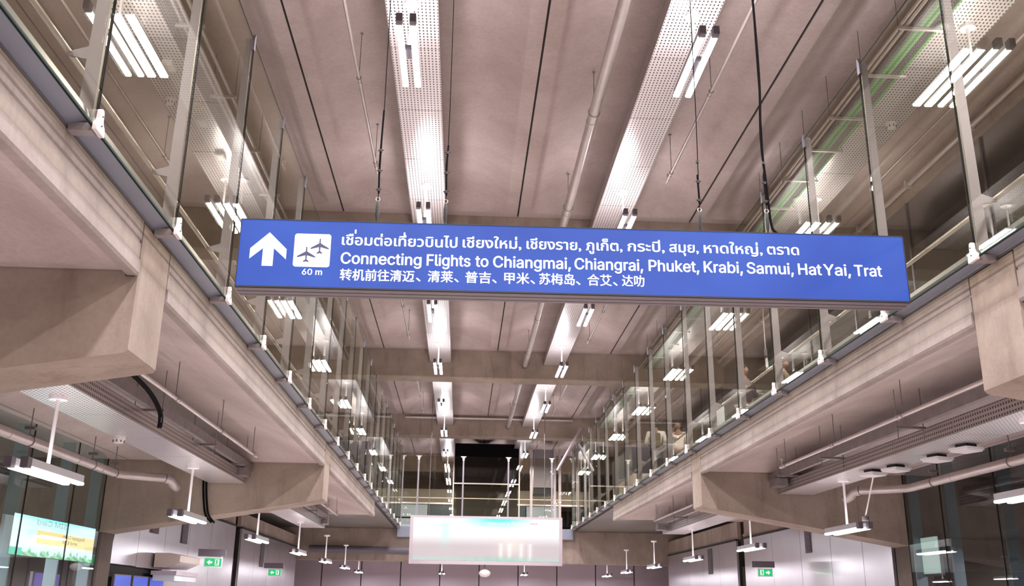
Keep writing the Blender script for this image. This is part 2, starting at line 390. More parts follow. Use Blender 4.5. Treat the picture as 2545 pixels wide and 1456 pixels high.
# glass screens on both edges
def clamp_mesh():
    p = [(0.85 * a_, 0.85 * b_) for a_, b_ in [(-0.035, 0.19), (-0.02, 0.215), (0.02, 0.215), (0.035, 0.19), (0.04, 0.11), (0.055, 0.075), (0.095, 0.045), (0.105, 0.01), (0.105, -0.045), (-0.105, -0.045), (-0.105, 0.01), (-0.095, 0.045), (-0.055, 0.075), (-0.04, 0.11)]]
    return MB().prism(p, -0.02, 0.02, 'x').mesh('clamp', 'clamp')
CLM = clamp_mesh()
BLT = MB().tube([(-0.012, 0, 0), (0.012, 0, 0)], 0.008, 8).mesh('bolt', 'housing_end')
PY = [10.13 - 2.46 * 5 + 2.46 * k for k in range(0, 23)]     # post positions
def screen(side):
    s = -1 if side == 'left' else 1
    gx = -3.23 if s < 0 else 5.74
    t = thing('glass_screen', 'tall clear glass screen with steel posts along the %s gallery edge' % side, 'glass screen')
    pane = MB().box(-0.009, 0.009, 0.007, 2.453, GZ, GT).mesh('glass_pane', 'glass')
    post = MB().hexa([(min(0.03 * s, 0.165 * s), -0.022, 5.46), (max(0.03 * s, 0.165 * s), -0.022, 5.46), (max(0.03 * s, 0.165 * s), 0.022, 5.46), (min(0.03 * s, 0.165 * s), 0.022, 5.46),
                      (min(0.03 * s, 0.115 * s), -0.02, GT + 0.03), (max(0.03 * s, 0.115 * s), -0.02, GT + 0.03), (max(0.03 * s, 0.115 * s), 0.02, GT + 0.03), (min(0.03 * s, 0.115 * s), 0.02, GT + 0.03)]).mesh('post', 'steel_post')
    seal = MB().box(-0.012, 0.012, -0.0065, 0.0065, GZ, GT + 0.02).mesh('joint_seal', 'seal')
    gask = MB().box(-0.011, 0.011, 0.0, 2.46, GZ - 0.018, GZ).mesh('bottom_edge', 'glass_edge')
    topr = MB().box(-0.007, 0.007, 0.0, 2.46, GT, GT + 0.006).mesh('top_edge', 'glass_edge')
    cap = MB().prism([(-0.05, -0.16), (0.03, -0.16), (0.03, 0.10), (-0.01, 0.10), (-0.05, 0.0)], -0.02, 0.02, 'x').mesh('top_clamp', 'housing_end')
    arm = MB().box(*sorted((0.0 * s, 0.205 * s)), -0.055, 0.055, 5.375, 5.45).mesh('bracket', 'bracket')
    for k in range(len(PY)):
        y = PY[k]
        if y > 53.2: continue
        link('post', post, t, None, (gx, y, 0)); link('joint_seal', seal, t, None, (gx, y, 0))
        c = link('clamp', CLM, t, None, (gx - s * 0.03, y, GZ - 0.015))
        for zz in (0.03, 0.12): link('bolt', BLT, c, None, (-s * 0.02, 0, zz))
        link('top_clamp', cap, t, None, (gx, y, GT)); link('bracket', arm, t, None, (gx, y, 0))
        if k + 1 < len(PY) and PY[k + 1] < 53.5:
            link('glass_pane', pane, t, None, (gx, y, 0)); link('bottom_edge', gask, t, None, (gx, y, 0)); link('top_edge', topr, t, None, (gx, y, 0))
    h = thing('handrail', 'steel handrail running behind the %s glass screen' % side, 'handrail')
    hx = gx + s * 0.34
    MB().tube([(hx, -5, 6.17), (hx, 53, 6.17)], 0.03, 12).build('rail_tube', 'rail', h, 40)
    MB().box(*sorted((gx + s * 0.20, gx + s * 0.212)), -5, 53, 5.47, 5.66).build('kick_plate', 'kick', h)
    brk = MB().prism([(0.14 * s, 6.08), (0.34 * s, 6.12), (0.34 * s, 6.15), (0.14 * s, 6.22)], -0.01, 0.01, 'y').mesh('rail_bracket', 'steel_post')
    for y in PY:
        if y < 53: link('rail_bracket', brk, h, None, (gx, y, 0))
screen('left'); screen('right')

# end screen and bridge across the far end of the void
g = struct('floor_bridge', 'far bridge deck closing the void')
MB().prism([(53.9, 5.39), (53.9, 3.72), (54.85, 3.72), (54.85, 5.39)], -13.2, 15.5, 'x').build('cross_beam', 'beam', g)
MB().box(-13.2, 15.5, 53.9, 112, 5.38, 5.46).build('deck', 'gallery_floor', g)
MB().box(-13.2, 15.5, 54.85, 61.5, 4.33, 4.5).build('deck_soffit', 'soffit', g)
MB().box(XL, XR, 53.62, 53.9, 4.95, 5.5).build('edge_channel', 'channel', g)
t = thing('glass_screen', 'glass screen with tee-headed posts across the far end of the void', 'glass screen')
xs = [-3.3, -2.45, -0.02, 2.44, 4.82, 5.95]
for i, x in enumerate(xs):
    MB().box(x - 0.04, x + 0.04, 53.5, 53.6, 5.5, 9.25).build('post', 'steel_post', t)
    MB().prism([(x - 0.05, 9.05), (x + 0.05, 9.05), (x + 0.05, 9.17), (x + 0.16, 9.27), (x - 0.16, 9.27), (x - 0.05, 9.17)], 53.48, 53.64).build('post_head', 'clamp', t)
    if i + 1 < len(xs):
        MB().box(x + 0.06, xs[i + 1] - 0.06, 53.44, 53.455, 5.6, 9.25).build('glass_pane', 'glass', t)
MB().box(XL, XR, 53.50, 53.54, 7.0, 7.04).build('mid_rail', 'clamp', t)

# ------------------------------------------------------------------ perforated trays, conduits, pipes
def tray_run(cx, y0, y1, z, w_, label, group, seams=6, deep=0.26):
    t = thing('perforated_tray', label, 'ceiling tray', (cx, y0, z), 0, group)
    L_ = (y1 - y0) / seams
    key = (round(L_, 2), w_)
    if key not in TR:
        TR[key] = (MB().box(-w_ / 2, w_ / 2, 0.006, L_ - 0.006, 0, 0.006).mesh('perforated_panel', 'perf'),
                   MB().box(-0.005, 0.005, 0.006, L_ - 0.006, 0, deep).mesh('side_flange', 'perf_side'),
                   MB().box(-w_ / 2, w_ / 2, -0.006, 0.006, 0.004, 0.012).mesh('seam_strip', 'housing_end'))
    a, b_, c = TR[key]
    for i in range(seams):
        link('perforated_panel', a, t, None, (0, i * L_, 0))
        for sx in (-1, 1): link('side_flange', b_, t, None, (sx * (w_ / 2 + 0.004), i * L_, 0))
        if i: link('seam_strip', c, t, None, (0, i * L_, 0))
    return t
TR = {}
ROWN = ['far left outer row', 'left gallery row', 'left hall row', 'right hall row', 'right gallery row', 'far right outer row']
for r_, cx in enumerate(CX):
    for j in range(len(BY) - 1):
        y0, y1 = BY[j] + BW + 0.03, BY[j] + 14.67
        if j < 1 or j > 7 or (j > 5 and r_ in (0, 1, 4, 5)): continue
        if r_ == 0: continue
        tray_run(cx, y0, y1, 11.05, 0.86, 'white perforated metal tray under the high ceiling, %s, %s bay' % (ROWN[r_], ORD[j]), 'high ceiling trays')
for side, cx in (('left', -5.78), ('right', 8.36)):
    for j in range(0, 4):
        y0, y1 = BY[j] + BW + 0.03, BY[j] + 14.67
        tray_run(cx, y0, y1, 4.33, 0.88, 'white perforated metal tray below the %s gallery, %s bay' % (side, ORD[j]), 'trays below the galleries')

def ring_hanger(par, x, y, z, r, top, mat='galv_dark'):
    h = MB(); h.tube([(x, y, z + r), (x, y, top)], 0.008, 6); h.torus((x, y, z), r + 0.012, 0.007, 'y', 14, 5); h.box(x - .03, x + .03, y - .03, y + .03, top - .02, top)
    return h.build('hanger', mat, par)
def small_pipe(x, y0, y1, z, top, label, hy, r=0.032, group='thin sprinkler pipes'):
    t = thing('sprinkler_pipe', label, 'pipe', (0, 0, 0), 0, group)
    MB().tube([(x, y0, z), (x, y1, z)], r, 10).build('pipe_run', 'pipe', t, 40)
    for y in hy:
        ring_hanger(t, x, y, z, r, top)
        MB().tube([(x, y + 0.16, z), (x, y + 0.24, z)], r + 0.009, 10).build('coupling', 'pipe', t, 40)
    n_ = MB(); n_.tube([(x, y1 - 0.12, z), (x, y1 - 0.12, z + 0.16)], 0.014, 8); n_.tube([(x - .035, y1 - 0.12, z + 0.16), (x + .035, y1 - 0.12, z + 0.16)], 0.01, 6)
    n_.build('sprinkler_head', 'galv', t)
    return t
for j in range(1, 7):
    y0 = BY[j] + BW
    for sd, x in (('left', -2.18), ('right', 4.52), ):
        small_pipe(x, y0, y0 + 9.85, 11.0, HC + 0.36, 'thin pipe under the high ceiling near the %s hall tray, %s bay' % (sd, ORD[j]), (y0 + 2.0, y0 + 5.6, y0 + 9.3))
    if j < 5:
        small_pipe(-6.85, y0, y0 + 9.85, 11.0, HC + 0.36, 'thin pipe under the high ceiling above the left gallery, %s bay' % ORD[j], (y0 + 2.0, y0 + 5.6, y0 + 9.3), group='thin gallery pipes')
        small_pipe(9.35, y0, y0 + 9.85, 11.0, HC + 0.36, 'thin pipe under the high ceiling above the right gallery, %s bay' % ORD[j], (y0 + 2.0, y0 + 5.6, y0 + 9.3), group='thin gallery pipes')
for sd, x in (('left', -4.50), ('right', 7.02)):
    for j in range(0, 4):
        y0 = BY[j] + BW
        small_pipe(x, y0, y0 + 10.7, 4.58, 5.4, 'thin pipe with rod hangers below the %s gallery, %s bay' % (sd, ORD[j]), (y0 + 4.4, y0 + 7.4, y0 + 10.3), 0.033, 'thin pipes below the galleries')
# large drain pipe in the hall ceiling
t = thing('drain_pipe', 'thick grey pipe running the length of the hall ceiling', 'pipe')
for j in range(1, 5):
    y0 = BY[j] + BW
    MB().tube([(2.40, y0, 11.0), (2.40, y0 + 13.75, 11.0)], 0.105, 18).build('pipe_run', 'pipe', t, 40)
    for yy in (y0 + 2.1, y0 + 6.6, y0 + 11.5):
        ring_hanger(t, 2.40, yy, 11.0, 0.105, HC + 0.3)
        MB().tube([(2.40, yy + 0.35, 11.0), (2.40, yy + 0.45, 11.0)], 0.113, 18).build('coupling', 'pipe', t, 40)
    MB().tube([(2.40, y0 + 13.55, 11.0), (2.40, y0 + 13.75, 11.0)], 0.13, 18).build('wall_collar', 'galv_dark', t, 40)
# large pipes under the galleries
def big_pipe(side, x, z, ysb, dirx):
    for j in range(0, 3):
        y0 = BY[j] + BW; ye = y0 + ysb
        t = thing('drain_pipe', 'thick pipe with an elbow below the %s gallery, %s bay' % (side, ORD[j]), 'pipe', (0, 0, 0), 0, 'thick pipes below the galleries')
        pts = [(x, y0, z), (x, ye - 0.25, z), (x + dirx * 0.05, ye - 0.08, z), (x + dirx * 0.2, ye + 0.08, z - 0.0), (x + dirx * 0.9, ye + 0.55, z)]
        MB().tube(pts, 0.095, 16).build('pipe_run', 'pipe', t, 40)
        e = Vector(pts[-1])
        MB().tube([e, e + Vector((dirx * 0.1, 0.1, -0.02)), e + Vector((dirx * 0.14, 0.17, -0.1)), e + Vector((dirx * 0.14, 0.5, -0.14))], 0.115, 16).build('elbow', 'pipe', t, 40)
        for yy in (y0 + 3.2, y0 + 7.4, y0 + 10.6, y0 + 12.0):
            if yy < ye:
                h = MB(); h.tube([(x, yy, z + 0.1), (x, yy, 5.3)], 0.01, 6); h.torus((x, yy, z), 0.105, 0.009, 'y', 16, 5); h.box(x - .09, x + .09, yy - .05, yy + .05, z + .20, z + .26)
                h.build('hanger', 'galv_dark', t)
                MB().tube([(x, yy - 0.9, z), (x, yy - 0.84, z)], 0.102, 16).build('coupling', 'pipe', t, 40)
big_pipe('left', -7.93, 4.32, 12.3, 1); big_pipe('right', 10.42, 4.32, 12.0, -1)

# conduit runs with cross bars above the galleries
def conduit_rack(side, xa, xb, ys, cols):
    t = thing('conduit_rack', 'row of conduits on hung cross bars above the %s gallery' % side, 'conduit rack')
    for i, (x, r, mt) in enumerate(cols):
        MB().tube([(x, 10.75, 11.02), (x, 24.5, 11.02)], r, 8).build('conduit', mt, t, 40)
        MB().tube([(x, 25.45, 11.02), (x, 39.2, 11.02)], r, 8).build('conduit', mt, t, 40)
        MB().tube([(x, 40.15, 11.02), (x, 53.9, 11.02)], r, 8).build('conduit', mt, t, 40)
    for y in ys:
        MB().box(xa, xb, y - 0.025, y + 0.025, 10.93, 10.98).build('cross_bar', 'galv', t)
        for x in (xa + 0.03, xb - 0.03): MB().tube([(x, y, 10.9), (x, y, 11.9)], 0.007, 6).build('hanger_rod', 'galv_dark', t)
conduit_rack('left', -5.14, -4.64, [12.3, 14.75, 17.2, 19.6, 22.0, 26.5, 29.0, 31.5, 34, 36.5, 41, 44, 47, 50],
             [(-4.76, 0.035, 'galv'), (-4.92, 0.035, 'galv'), (-5.04, 0.02, 'galv')])
conduit_rack('right', 7.08, 7.93, [12.35, 13.95, 15.5, 17.15, 18.6, 20.15, 21.8, 26.5, 28.2, 29.8, 31.5, 33.2, 35, 37, 41, 44, 47, 50],
             [(7.16, 0.03, 'galv'), (7.26, 0.03, 'galv'), (7.36, 0.025, 'galv_dark'), (7.50, 0.04, 'green_conduit'), (7.60, 0.04, 'green_conduit'), (7.82, 0.028, 'green_conduit')])
# pipe along the edge beam at the right
t = thing('edge_pipe', 'pale pipe clipped along the edge of the right outer ceiling', 'pipe')
MB().tube([(10.5, 10.8, 11.36), (10.5, 53.8, 11.36)], 0.06, 12).build('pipe_run', 'pipe', t, 40)
for k in range(14): MB().box(10.42, 10.6, 12 + 3 * k, 12.1 + 3 * k, 11.28, 11.46).build('clip', 'galv', t)

# dark cable ducts beside the trays below the galleries
for side, x in (('left', -5.24), ('right', 7.72)):
    t = thing('cable_duct', 'dark steel cable duct on brackets beside the tray below the %s gallery' % side, 'cable duct')
    for j in range(0, 4):
        y0 = BY[j] + BW
        MB().prism([(x - 0.05, 4.62), (x + 0.05, 4.62), (x + 0.05, 4.80), (x - 0.05, 4.80)], y0, y0 + 13.7).build('duct_run', 'galv_dark', t)
        for yy in (y0 + 2, y0 + 5.6, y0 + 9.3, y0 + 12.2):
            MB().box(x - 0.30, x + 0.22, yy - 0.03, yy + 0.03, 4.58, 4.62).build('cross_bar', 'galv_dark', t)
            for dx_ in (-0.27, 0.19): MB().tube([(x + dx_, yy, 4.40), (x + dx_, yy, 5.35)], 0.008, 6).build('hanger_rod', 'galv_dark', t)
        MB().box(x - 0.18, x + 0.12, y0 + 12.7, y0 + 13.2, 4.42, 4.6).build('junction_box', 'galv_dark', t)
t = thing('black_cable', 'pair of black cables draped beside the left tray below the gallery', 'cable')
for o in (0, 0.04):
    MB().tube(smooth_pts([(-5.3 - o, 11.0, 4.7), (-5.2 - o, 12.6, 4.78), (-5.0 - o, 13.9, 4.82), (-4.95 - o, 15.2, 4.72), (-5.02 - o, 16.2, 4.55), (-5.15 - o, 16.7, 4.38)]), 0.022, 8).build('cable_strand', 'black_rubber', t, 60)
t = thing('black_cable', 'two black cables dropping down the face of the second left beam', 'cable')
for o in (0, 0.07):
    MB().tube(smooth_pts([(-6.35 + o, 24.42, 4.5), (-6.33 + o, 24.42, 4.2), (-6.27 + o, 24.42, 3.8), (-6.2 + o, 24.42, 3.55), (-6.1 + o, 24.6, 3.4)]), 0.026, 8).build('cable_strand', 'black_rubber', t, 60)

# ------------------------------------------------------------------ pendant lamps
def lamp_proto(name, ztop, label, dn, up, cat='lamp'):
    """origin at the centre of the tube bottoms; ztop = height of the tray above"""
    t = thing(name, label, cat)
    MB().disc((0, 0), 0.125, ztop - 0.055, ztop, 24).build('canopy', 'white_paint', t, 40)
    MB().tube([(0, 0, 0.13), (0, 0, ztop - 0.05)], 0.026, 12).build('stem', 'white_paint', t, 40)
    for sx in (-1, 1):
        x = sx * 0.105
        h = MB().prism([(x - 0.045, 0.015), (x - 0.045, 0.135), (x + 0.045, 0.135), (x + 0.045, 0.015)], -0.98, 0.98).build('lamp_housing', 'housing', t)
        MB().prism([(x - 0.048, 0.0), (x - 0.048, 0.14), (x + 0.048, 0.14), (x + 0.048, 0.0)], -1.0, -0.87).build('end_cap', 'housing_end', h)
        MB().prism([(x - 0.05, 0.03), (x - 0.05, 0.004), (x - 0.038, -0.008), (x + 0.038, -0.008), (x + 0.05, 0.004), (x + 0.05, 0.03)], -0.87, 0.99).build('diffuser', 'tube', t)
    MB().box(-0.06, 0.06, -0.14, 0.14, 0.03, 0.12).build('bridge_plate', 'housing_end', t)
    def area(z, sx_, sy_, p, down, x_=0.0):
        L_ = bpy.data.lights.new('lamp_light', 'AREA'); L_.shape = 'RECTANGLE'; L_.size = sx_; L_.size_y = sy_; L_.energy = p; L_.color = LAMP_COL
        o = bpy.data.objects.new('lamp_light', L_); COL.objects.link(o); o.parent = t; o.location = (x_, 0.06 if down else 0, z)
        if not down: o.rotation_euler = (PI, 0, 0)
    if dn:
        for sx in (-1, 1): area(-0.012, 0.085, 1.84, dn / 2, True, sx * 0.105)
    if up: area(0.16, 0.26, 1.8, up, False)
    return t
LY = [13.95 + 7.35 * k for k in range(-4, 9)]  # lamps before the first visible one are unseen, added as light fill
pu = lamp_proto('pendant_lamp', 1.0, 'x', DOWN_P, UP_P); index(pu)
pl = lamp_proto('pendant_lamp', 1.13, 'x', UM_P, UMU_P); index(pl)
def front(k):
    return ('%s from the front' % ORD[k - 4]) if k >= 4 else ('%s among the unseen fill lamps added behind the viewpoint' % ORD[3 - k])
used = set()
for r_, cx in enumerate(CX):
    if r_ == 0: continue
    nm = {1: 'high twin-tube pendant lamp above the left gallery', 2: 'high twin-tube pendant lamp, left hall row',
          3: 'high twin-tube pendant lamp, right hall row', 4: 'high twin-tube pendant lamp above the right gallery', 5: 'high twin-tube pendant lamp beyond the right outer glazing'}[r_]
    for k, y in enumerate(LY):
        if y > 97 or (y > 68 and r_ in (1, 4, 5)): continue
        lb = '%s, %s' % (nm, front(k)); loc = (cx, y, 10.05)
        if 'u' not in used: used.add('u'); pu.location = loc; pu['label'] = lb; pu['group'] = 'high pendant lamps'
        else: dup(pu, loc, lb, 'high pendant lamps')
for side, cx in (('left', -5.78), ('right', 8.36)):
    for k, y in enumerate(LY[:10]):
        lb = 'low twin-tube pendant lamp below the %s gallery, %s' % (side, front(k)); loc = (cx, y, 3.2)
        if 'l' not in used: used.add('l'); pl.location = loc; pl['label'] = lb; pl['group'] = 'low pendant lamps'
        else: dup(pl, loc, lb, 'low pendant lamps')
for side, cx, z in (('left', -10.4, 3.0), ('right', 13.0, 3.0)):
    for k in range(4, 7):
        dup(pl, (cx, LY[k] + (4.8 if side == 'left' and k == 4 else 0), z), 'low pendant lamp seen through the %s glass wall, %s' % (side, front(k)), 'lamps beyond the lower glazing')
    for j in (1, 2): tray_run(cx, BY[j + 1] + BW + 0.03, BY[j + 1] + 14.67, 4.13, 0.88, 'white perforated metal tray beyond the %s lower glass wall, %s bay' % (side, ORD[j]), 'trays beyond the lower glazing')

# ------------------------------------------------------------------ text helper
import os
FONT = None
try:        # the sans-serif that ships with Blender itself; its built-in default otherwise
    _fp = os.path.join(bpy.utils.system_resource('DATAFILES', path='fonts'), 'Inter.woff2')
    if os.path.exists(_fp): FONT = bpy.data.fonts.load(_fp)
except Exception: FONT = None
def text_mesh(name, body, mat, bold=0.0, extrude=0.0):
    c = bpy.data.curves.new('txt', 'FONT'); c.body = body; c.offset = max(bold, 0.0)
    if FONT and all(ord(q) < 256 for q in body): c.font = FONT
    c.align_x = 'LEFT'; c.extrude = extrude; c.resolution_u = 4
    o = bpy.data.objects.new('txt', c); COL.objects.link(o)
    dg = bpy.context.evaluated_depsgraph_get()
    cu = o.evaluated_get(dg).to_curve(dg)
    polys = []
    for sp in cu.splines:          # outlines sampled to polygons; each outer outline is filled with its own holes
        pts = []
        if sp.type == 'BEZIER':
            bp_ = sp.bezier_points; n_ = len(bp_)
            for i in range(n_):
                p, q = bp_[i], bp_[(i + 1) % n_]
                straight = (p.handle_right - p.co).length < 1e-6 and (q.handle_left - q.co).length < 1e-6
                seg = [p.co] if straight else interpolate_bezier(p.co, p.handle_right, q.handle_left, q.co, 5)[:-1]
                pts += [Vector((v[0], v[1])) for v in seg]
        else: pts = [Vector((v.co[0], v.co[1])) for v in sp.points]
        if len(pts) > 2: polys.append(pts)
    def area2(P_): return sum(P_[i].x * P_[(i + 1) % len(P_)].y - P_[(i + 1) % len(P_)].x * P_[i].y for i in range(len(P_)))
    def inside(q, P_):
        r_ = False; j_ = len(P_) - 1
        for i in range(len(P_)):
            if (P_[i].y > q.y) != (P_[j_].y > q.y) and q.x < (P_[j_].x - P_[i].x) * (q.y - P_[i].y) / (P_[j_].y - P_[i].y) + P_[i].x: r_ = not r_
            j_ = i
        return r_
    A_ = [area2(p) for p in polys]; holes = {}
    for i, p in enumerate(polys):
        for j_, q in enumerate(polys):
            if i != j_ and A_[i] * A_[j_] < 0 and abs(A_[j_]) > abs(A_[i]) and sum(inside(v, q) for v in p) > 0.9 * len(p): holes.setdefault(i, j_)
    vs_ = []; fs_ = []
    for i, p in enumerate(polys):
        if i in holes: continue
        loops = [p] + [polys[h] for h in holes if holes[h] == i]
        fv = []; fe = []
        for l_ in loops:
            k0 = len(fv); fv += [Vector((v.x, v.y)) for v in l_]; fe += [(k0 + k, k0 + (k + 1) % len(l_)) for k in range(len(l_))]
        cv, _, cf, _, _, _ = delaunay_2d_cdt(fv, fe, [], 0, 1e-5)
        o0 = len(vs_); vs_ += [(v.x, v.y, 0.0) for v in cv]
        for t3 in cf:
            c3 = (cv[t3[0]] + cv[t3[1]] + cv[t3[2]]) / 3
            if inside(c3, loops[0]) and not any(inside(c3, h_) for h_ in loops[1:]): fs_.append(tuple(k + o0 for k in t3))
    bpy.data.objects.remove(o); bpy.data.curves.remove(c)
    me = bpy.data.meshes.new(name); me.from_pydata(vs_, [], fs_); me.validate()
    me.materials.clear(); me.materials.append(MATS[mat]); return me
CAPH = {}
def put_text(name, body, mat, x0, x1, base, height, y, parent, bold=0.0, ref=None, mirror=False, label=None, rot=None):
    """lettering in the x-z plane facing -y; width x0..x1; height = cap height for the reference glyph"""
    me = text_mesh(name, body, mat, bold)
    xs_ = [v.co.x for v in me.vertices]; a, b_ = min(xs_), max(xs_)
    sx = (x1 - x0) / (b_ - a); sz = height / 0.73
    if all(ord(q) < 256 for q in body):
        if 'H' not in CAPH:
            mh = text_mesh('h', 'H', mat); CAPH['H'] = max(v.co.y for v in mh.vertices); bpy.data.meshes.remove(mh)
        sz = height / CAPH['H']
    for v in me.vertices:
        u = (v.co.x - a) * sx
        v.co = Vector(((x1 - u) if mirror else (x0 + u), y, base + v.co.y * sz))
    if mirror: me.flip_normals()
    return link(name, me, parent, label)

# ------------------------------------------------------------------ the hanging blue sign
sg = thing('hanging_sign', 'long backlit blue sign for connecting flights hung on wires over the hall', 'sign', (1.12, 9.5, 5.017))
sg.rotation_euler = (0, -0.0050, 0)
HW, HH, DP = 3.49, 0.365, 0.32
cs = MB()
cs.prism([(0, -HH + 0.0), (0, HH), (DP, HH), (DP, -HH + 0.005), (DP - 0.05, -HH - 0.02), (0.22, -HH - 0.02), (0.215, -HH - 0.003), (0.20, -HH - 0.003), (0.195, -HH - 0.022), (0.105, -HH - 0.022), (0.10, -HH - 0.003), (0.085, -HH - 0.003), (0.08, -HH - 0.022), (0.0, -HH - 0.022)], -HW, HW, 'x')
cs.build('case', 'sign_case', sg)
MB().box(-HW + 0.008, HW - 0.008, -0.006, 0.0, -HH + 0.004, HH - 0.008).build('lit_face', 'sign_blue', sg)
fr = MB(); fr.box(-HW, HW, -0.012, 0, HH - 0.009, HH); fr.box(-HW, HW, -0.012, 0, -HH - 0.012, -HH + 0.004); fr.box(-HW, -HW + 0.008, -0.012, 0, -HH, HH); fr.box(HW - 0.008, HW, -0.012, 0, -HH, HH)
fr.build('frame', 'black', sg)
fc = link('lettering_group', None, sg) if False else None
def sxx(x): return x - 1.12
def szz(z, x): return z - 5.017 - 0.0050 * (x - 1.12)
def word(txt, x0, x1, z, h, bold):
    o = put_text('lettering', txt, 'letter_white', sxx(x0), sxx(x1), szz(z, (x0 + x1) / 2), h, -0.009, sg, bold)
    if bold < 0:      # embolden by overlaying the strokes
        bm = bmesh.new()
        for q, (ax, az) in enumerate(((-1, 0), (1, 0), (0, 1), (0, -1), (0, 0))):
            m2 = o.data.copy()
            for v in m2.vertices: v.co += Vector((ax * -bold, 0.0002 * q, az * -bold * 0.7))
            bm.from_mesh(m2); bpy.data.meshes.remove(m2)
        bm.to_mesh(o.data); bm.free()
for txt, a, b_ in (('เชือมต่อเทียวบินไป', -1.32, -0.135), ('เชียงใหม่,', -0.075, 0.53), ('เชียงราย,', 0.59, 1.155), ('ภูเก็ต,', 1.21, 1.59), ('กระบี,', 1.65, 2.035), ('สมุย,', 2.09, 2.395), ('หาดใหญ่,', 2.455, 3.075), ('ตราด', 3.13, 3.465)):
    word(txt, a, b_, 5.112 + 0.0085 * (a + 1.3), 0.112, -0.0036)
for txt, a, b_ in (('Connecting', -1.32, -0.385), ('Flights', -0.44 + 0.0, 0.005), ('to', 0.06, 0.19), ('Chiangmai,', 0.245, 1.045), ('Chiangrai,', 1.09, 1.80), ('Phuket,', 1.865, 2.39), ('Krabi,', 2.445, 2.85), ('Samui,', 2.90, 3.39), ('Hat', 3.445, 3.69), ('Yai,', 3.715, 4.0), ('Trat', 4.045, 4.335)):
    if txt == 'Connecting': b_ = -0.50
    word(txt, a, b_, 4.906 + 0.0058 * (a + 1.3), 0.120, -0.0040)
for txt, a, b_ in (('转机前往清迈', -1.32, -0.565), ('、', -0.545, -0.50), ('清莱', -0.425, -0.17), ('、', -0.155, -0.11), ('普吉', -0.04, 0.22), ('、', 0.235, 0.28), ('甲米', 0.36, 0.615), ('、', 0.63, 0.675), ('苏梅岛', 0.72, 1.085), ('、', 1.10, 1.145), ('合艾', 1.22, 1.47), ('、', 1.485, 1.53), ('达叻', 1.58, 1.81)):
    word(txt, a, b_, 4.736 + 0.0075 * (a + 1.3), 0.098 if txt != '、' else 0.10, -0.0028)
word('60 m', -1.705, -1.505, 4.772, 0.062, -0.0025)
for x_, z_ in ((-1.188, 5.255), (-0.683, 5.24), (1.98, 5.245)):      # tone marks above the vowels
    MB().box(sxx(x_) - 0.009, sxx(x_) + 0.009, -0.0095, -0.008, szz(z_, x_) - 0.02, szz(z_, x_) + 0.024).build('lettering', 'letter_white', sg)
# arrow and pictogram
ar = [(0, 0.185), (-0.185, 0.005), (-0.185, -0.105), (-0.055, 0.012), (-0.055, -0.18), (0.055, -0.18), (0.055, 0.012), (0.185, -0.105), (0.185, 0.005)]
acx, acz = sxx(-2.065), 5.05 - 5.017
MB().prism([(acx + p, acz + q) for p, q in ar], -0.012, -0.0055).build('arrow', 'letter_white', sg)
def rrect(cx, cz, hw, hh, r, n=6):
    out = []
    for sx, sy, a0 in ((1, 1, 0), (-1, 1, 90), (-1, -1, 180), (1, -1, 270)):
        for k in range(n):
            t_ = math.radians(a0 + 90 * k / (n - 1)); out.append((cx + sx * (hw - r) + r * math.cos(t_), cz + sy * (hh - r) + r * math.sin(t_)))
    return out
pcx, pcz = sxx(-1.62), 5.05 - 5.017
pic = MB().prism(rrect(pcx, pcz, 0.186, 0.18, 0.028), -0.011, -0.0055).build('pictogram_square', 'letter_white', sg)
pl_ = [(0, 0.085), (0.006, 0.075), (0.007, 0.03), (0.092, -0.022), (0.092, -0.036), (0.008, -0.012), (0.006, -0.055), (0.028, -0.075), (0.028, -0.085), (0.0, -0.078)]
pl_ = pl_ + [(-p, q) for p, q in pl_[::-1][1:-1]]
for ox, oz in ((-0.056, -0.045), (0.076, 0.048)):
    MB().prism([(pcx + ox + p, pcz + oz + q) for p, q in pl_], -0.014, -0.0105).build('aeroplane_symbol', 'plane_grey', pic)
MB().box(HW - 0.5, HW - 0.47, DP - 0.04, DP - 0.02, HH, HH + 0.02).build('top_clip', 'galv', sg)

# suspension wires
WN = ['leftmost', 'second from left', 'third from left', 'rightmost']
for i, (x, ztop, zb) in enumerate(((-0.995, 6.75, 5.40), (-0.275, 6.35, 5.40), (2.465, 6.1, 5.40), (3.2, 6.2, 5.41))):
    t = thing('suspension_wire', '%s of the four wires holding up the blue sign' % WN[i], 'wire', (x, 9.64, zb), 0, 'sign wires')
    MB().tube([(0, 0, 0.28), (0.01, 0, 1.4), (0.0, 0, HC + 0.3 - zb)], 0.005, 6).build('wire_rope', 'black_rubber', t)
    MB().tube([(0.004, 0, 0.36), (-0.006, 0, 0.7), (0.008, 0, ztop - zb)], 0.011, 6).build('cable_sleeve', 'black_rubber', t)
    for q in (0.40, 0.62, 0.86):
        if q < ztop - zb: MB().tube([(-0.03, -0.005, q), (0.03, 0.005, q + 0.01)], [0.006, 0.006], 6).build('cable_tie', 'black', t)
        MB().disc((0.0, 0.0), 0.018, q - 0.015, q + 0.015, 8).build('tie_knot', 'black', t)
    MB().torus((0, 0, 0.29), 0.022, 0.0045, 'y', 16, 6).build('ring', 'galv', t)
    MB().tube([(0, 0, 0.27), (0, 0, 0.25), (0, 0, 0.2), (0, 0, 0.10), (0, 0, 0.05), (0, 0, 0.02)], [0.006, 0.014, 0.02, 0.018, 0.01, 0.006], 8).build('turnbuckle', 'black', t, 60)
    MB().box(-0.05, 0.05, -0.05, 0.05, -0.03, -0.01).build('lug', 'galv_dark', t)
t = thing('power_cable', 'thick black power cable dropping to the right end of the blue sign', 'cable')
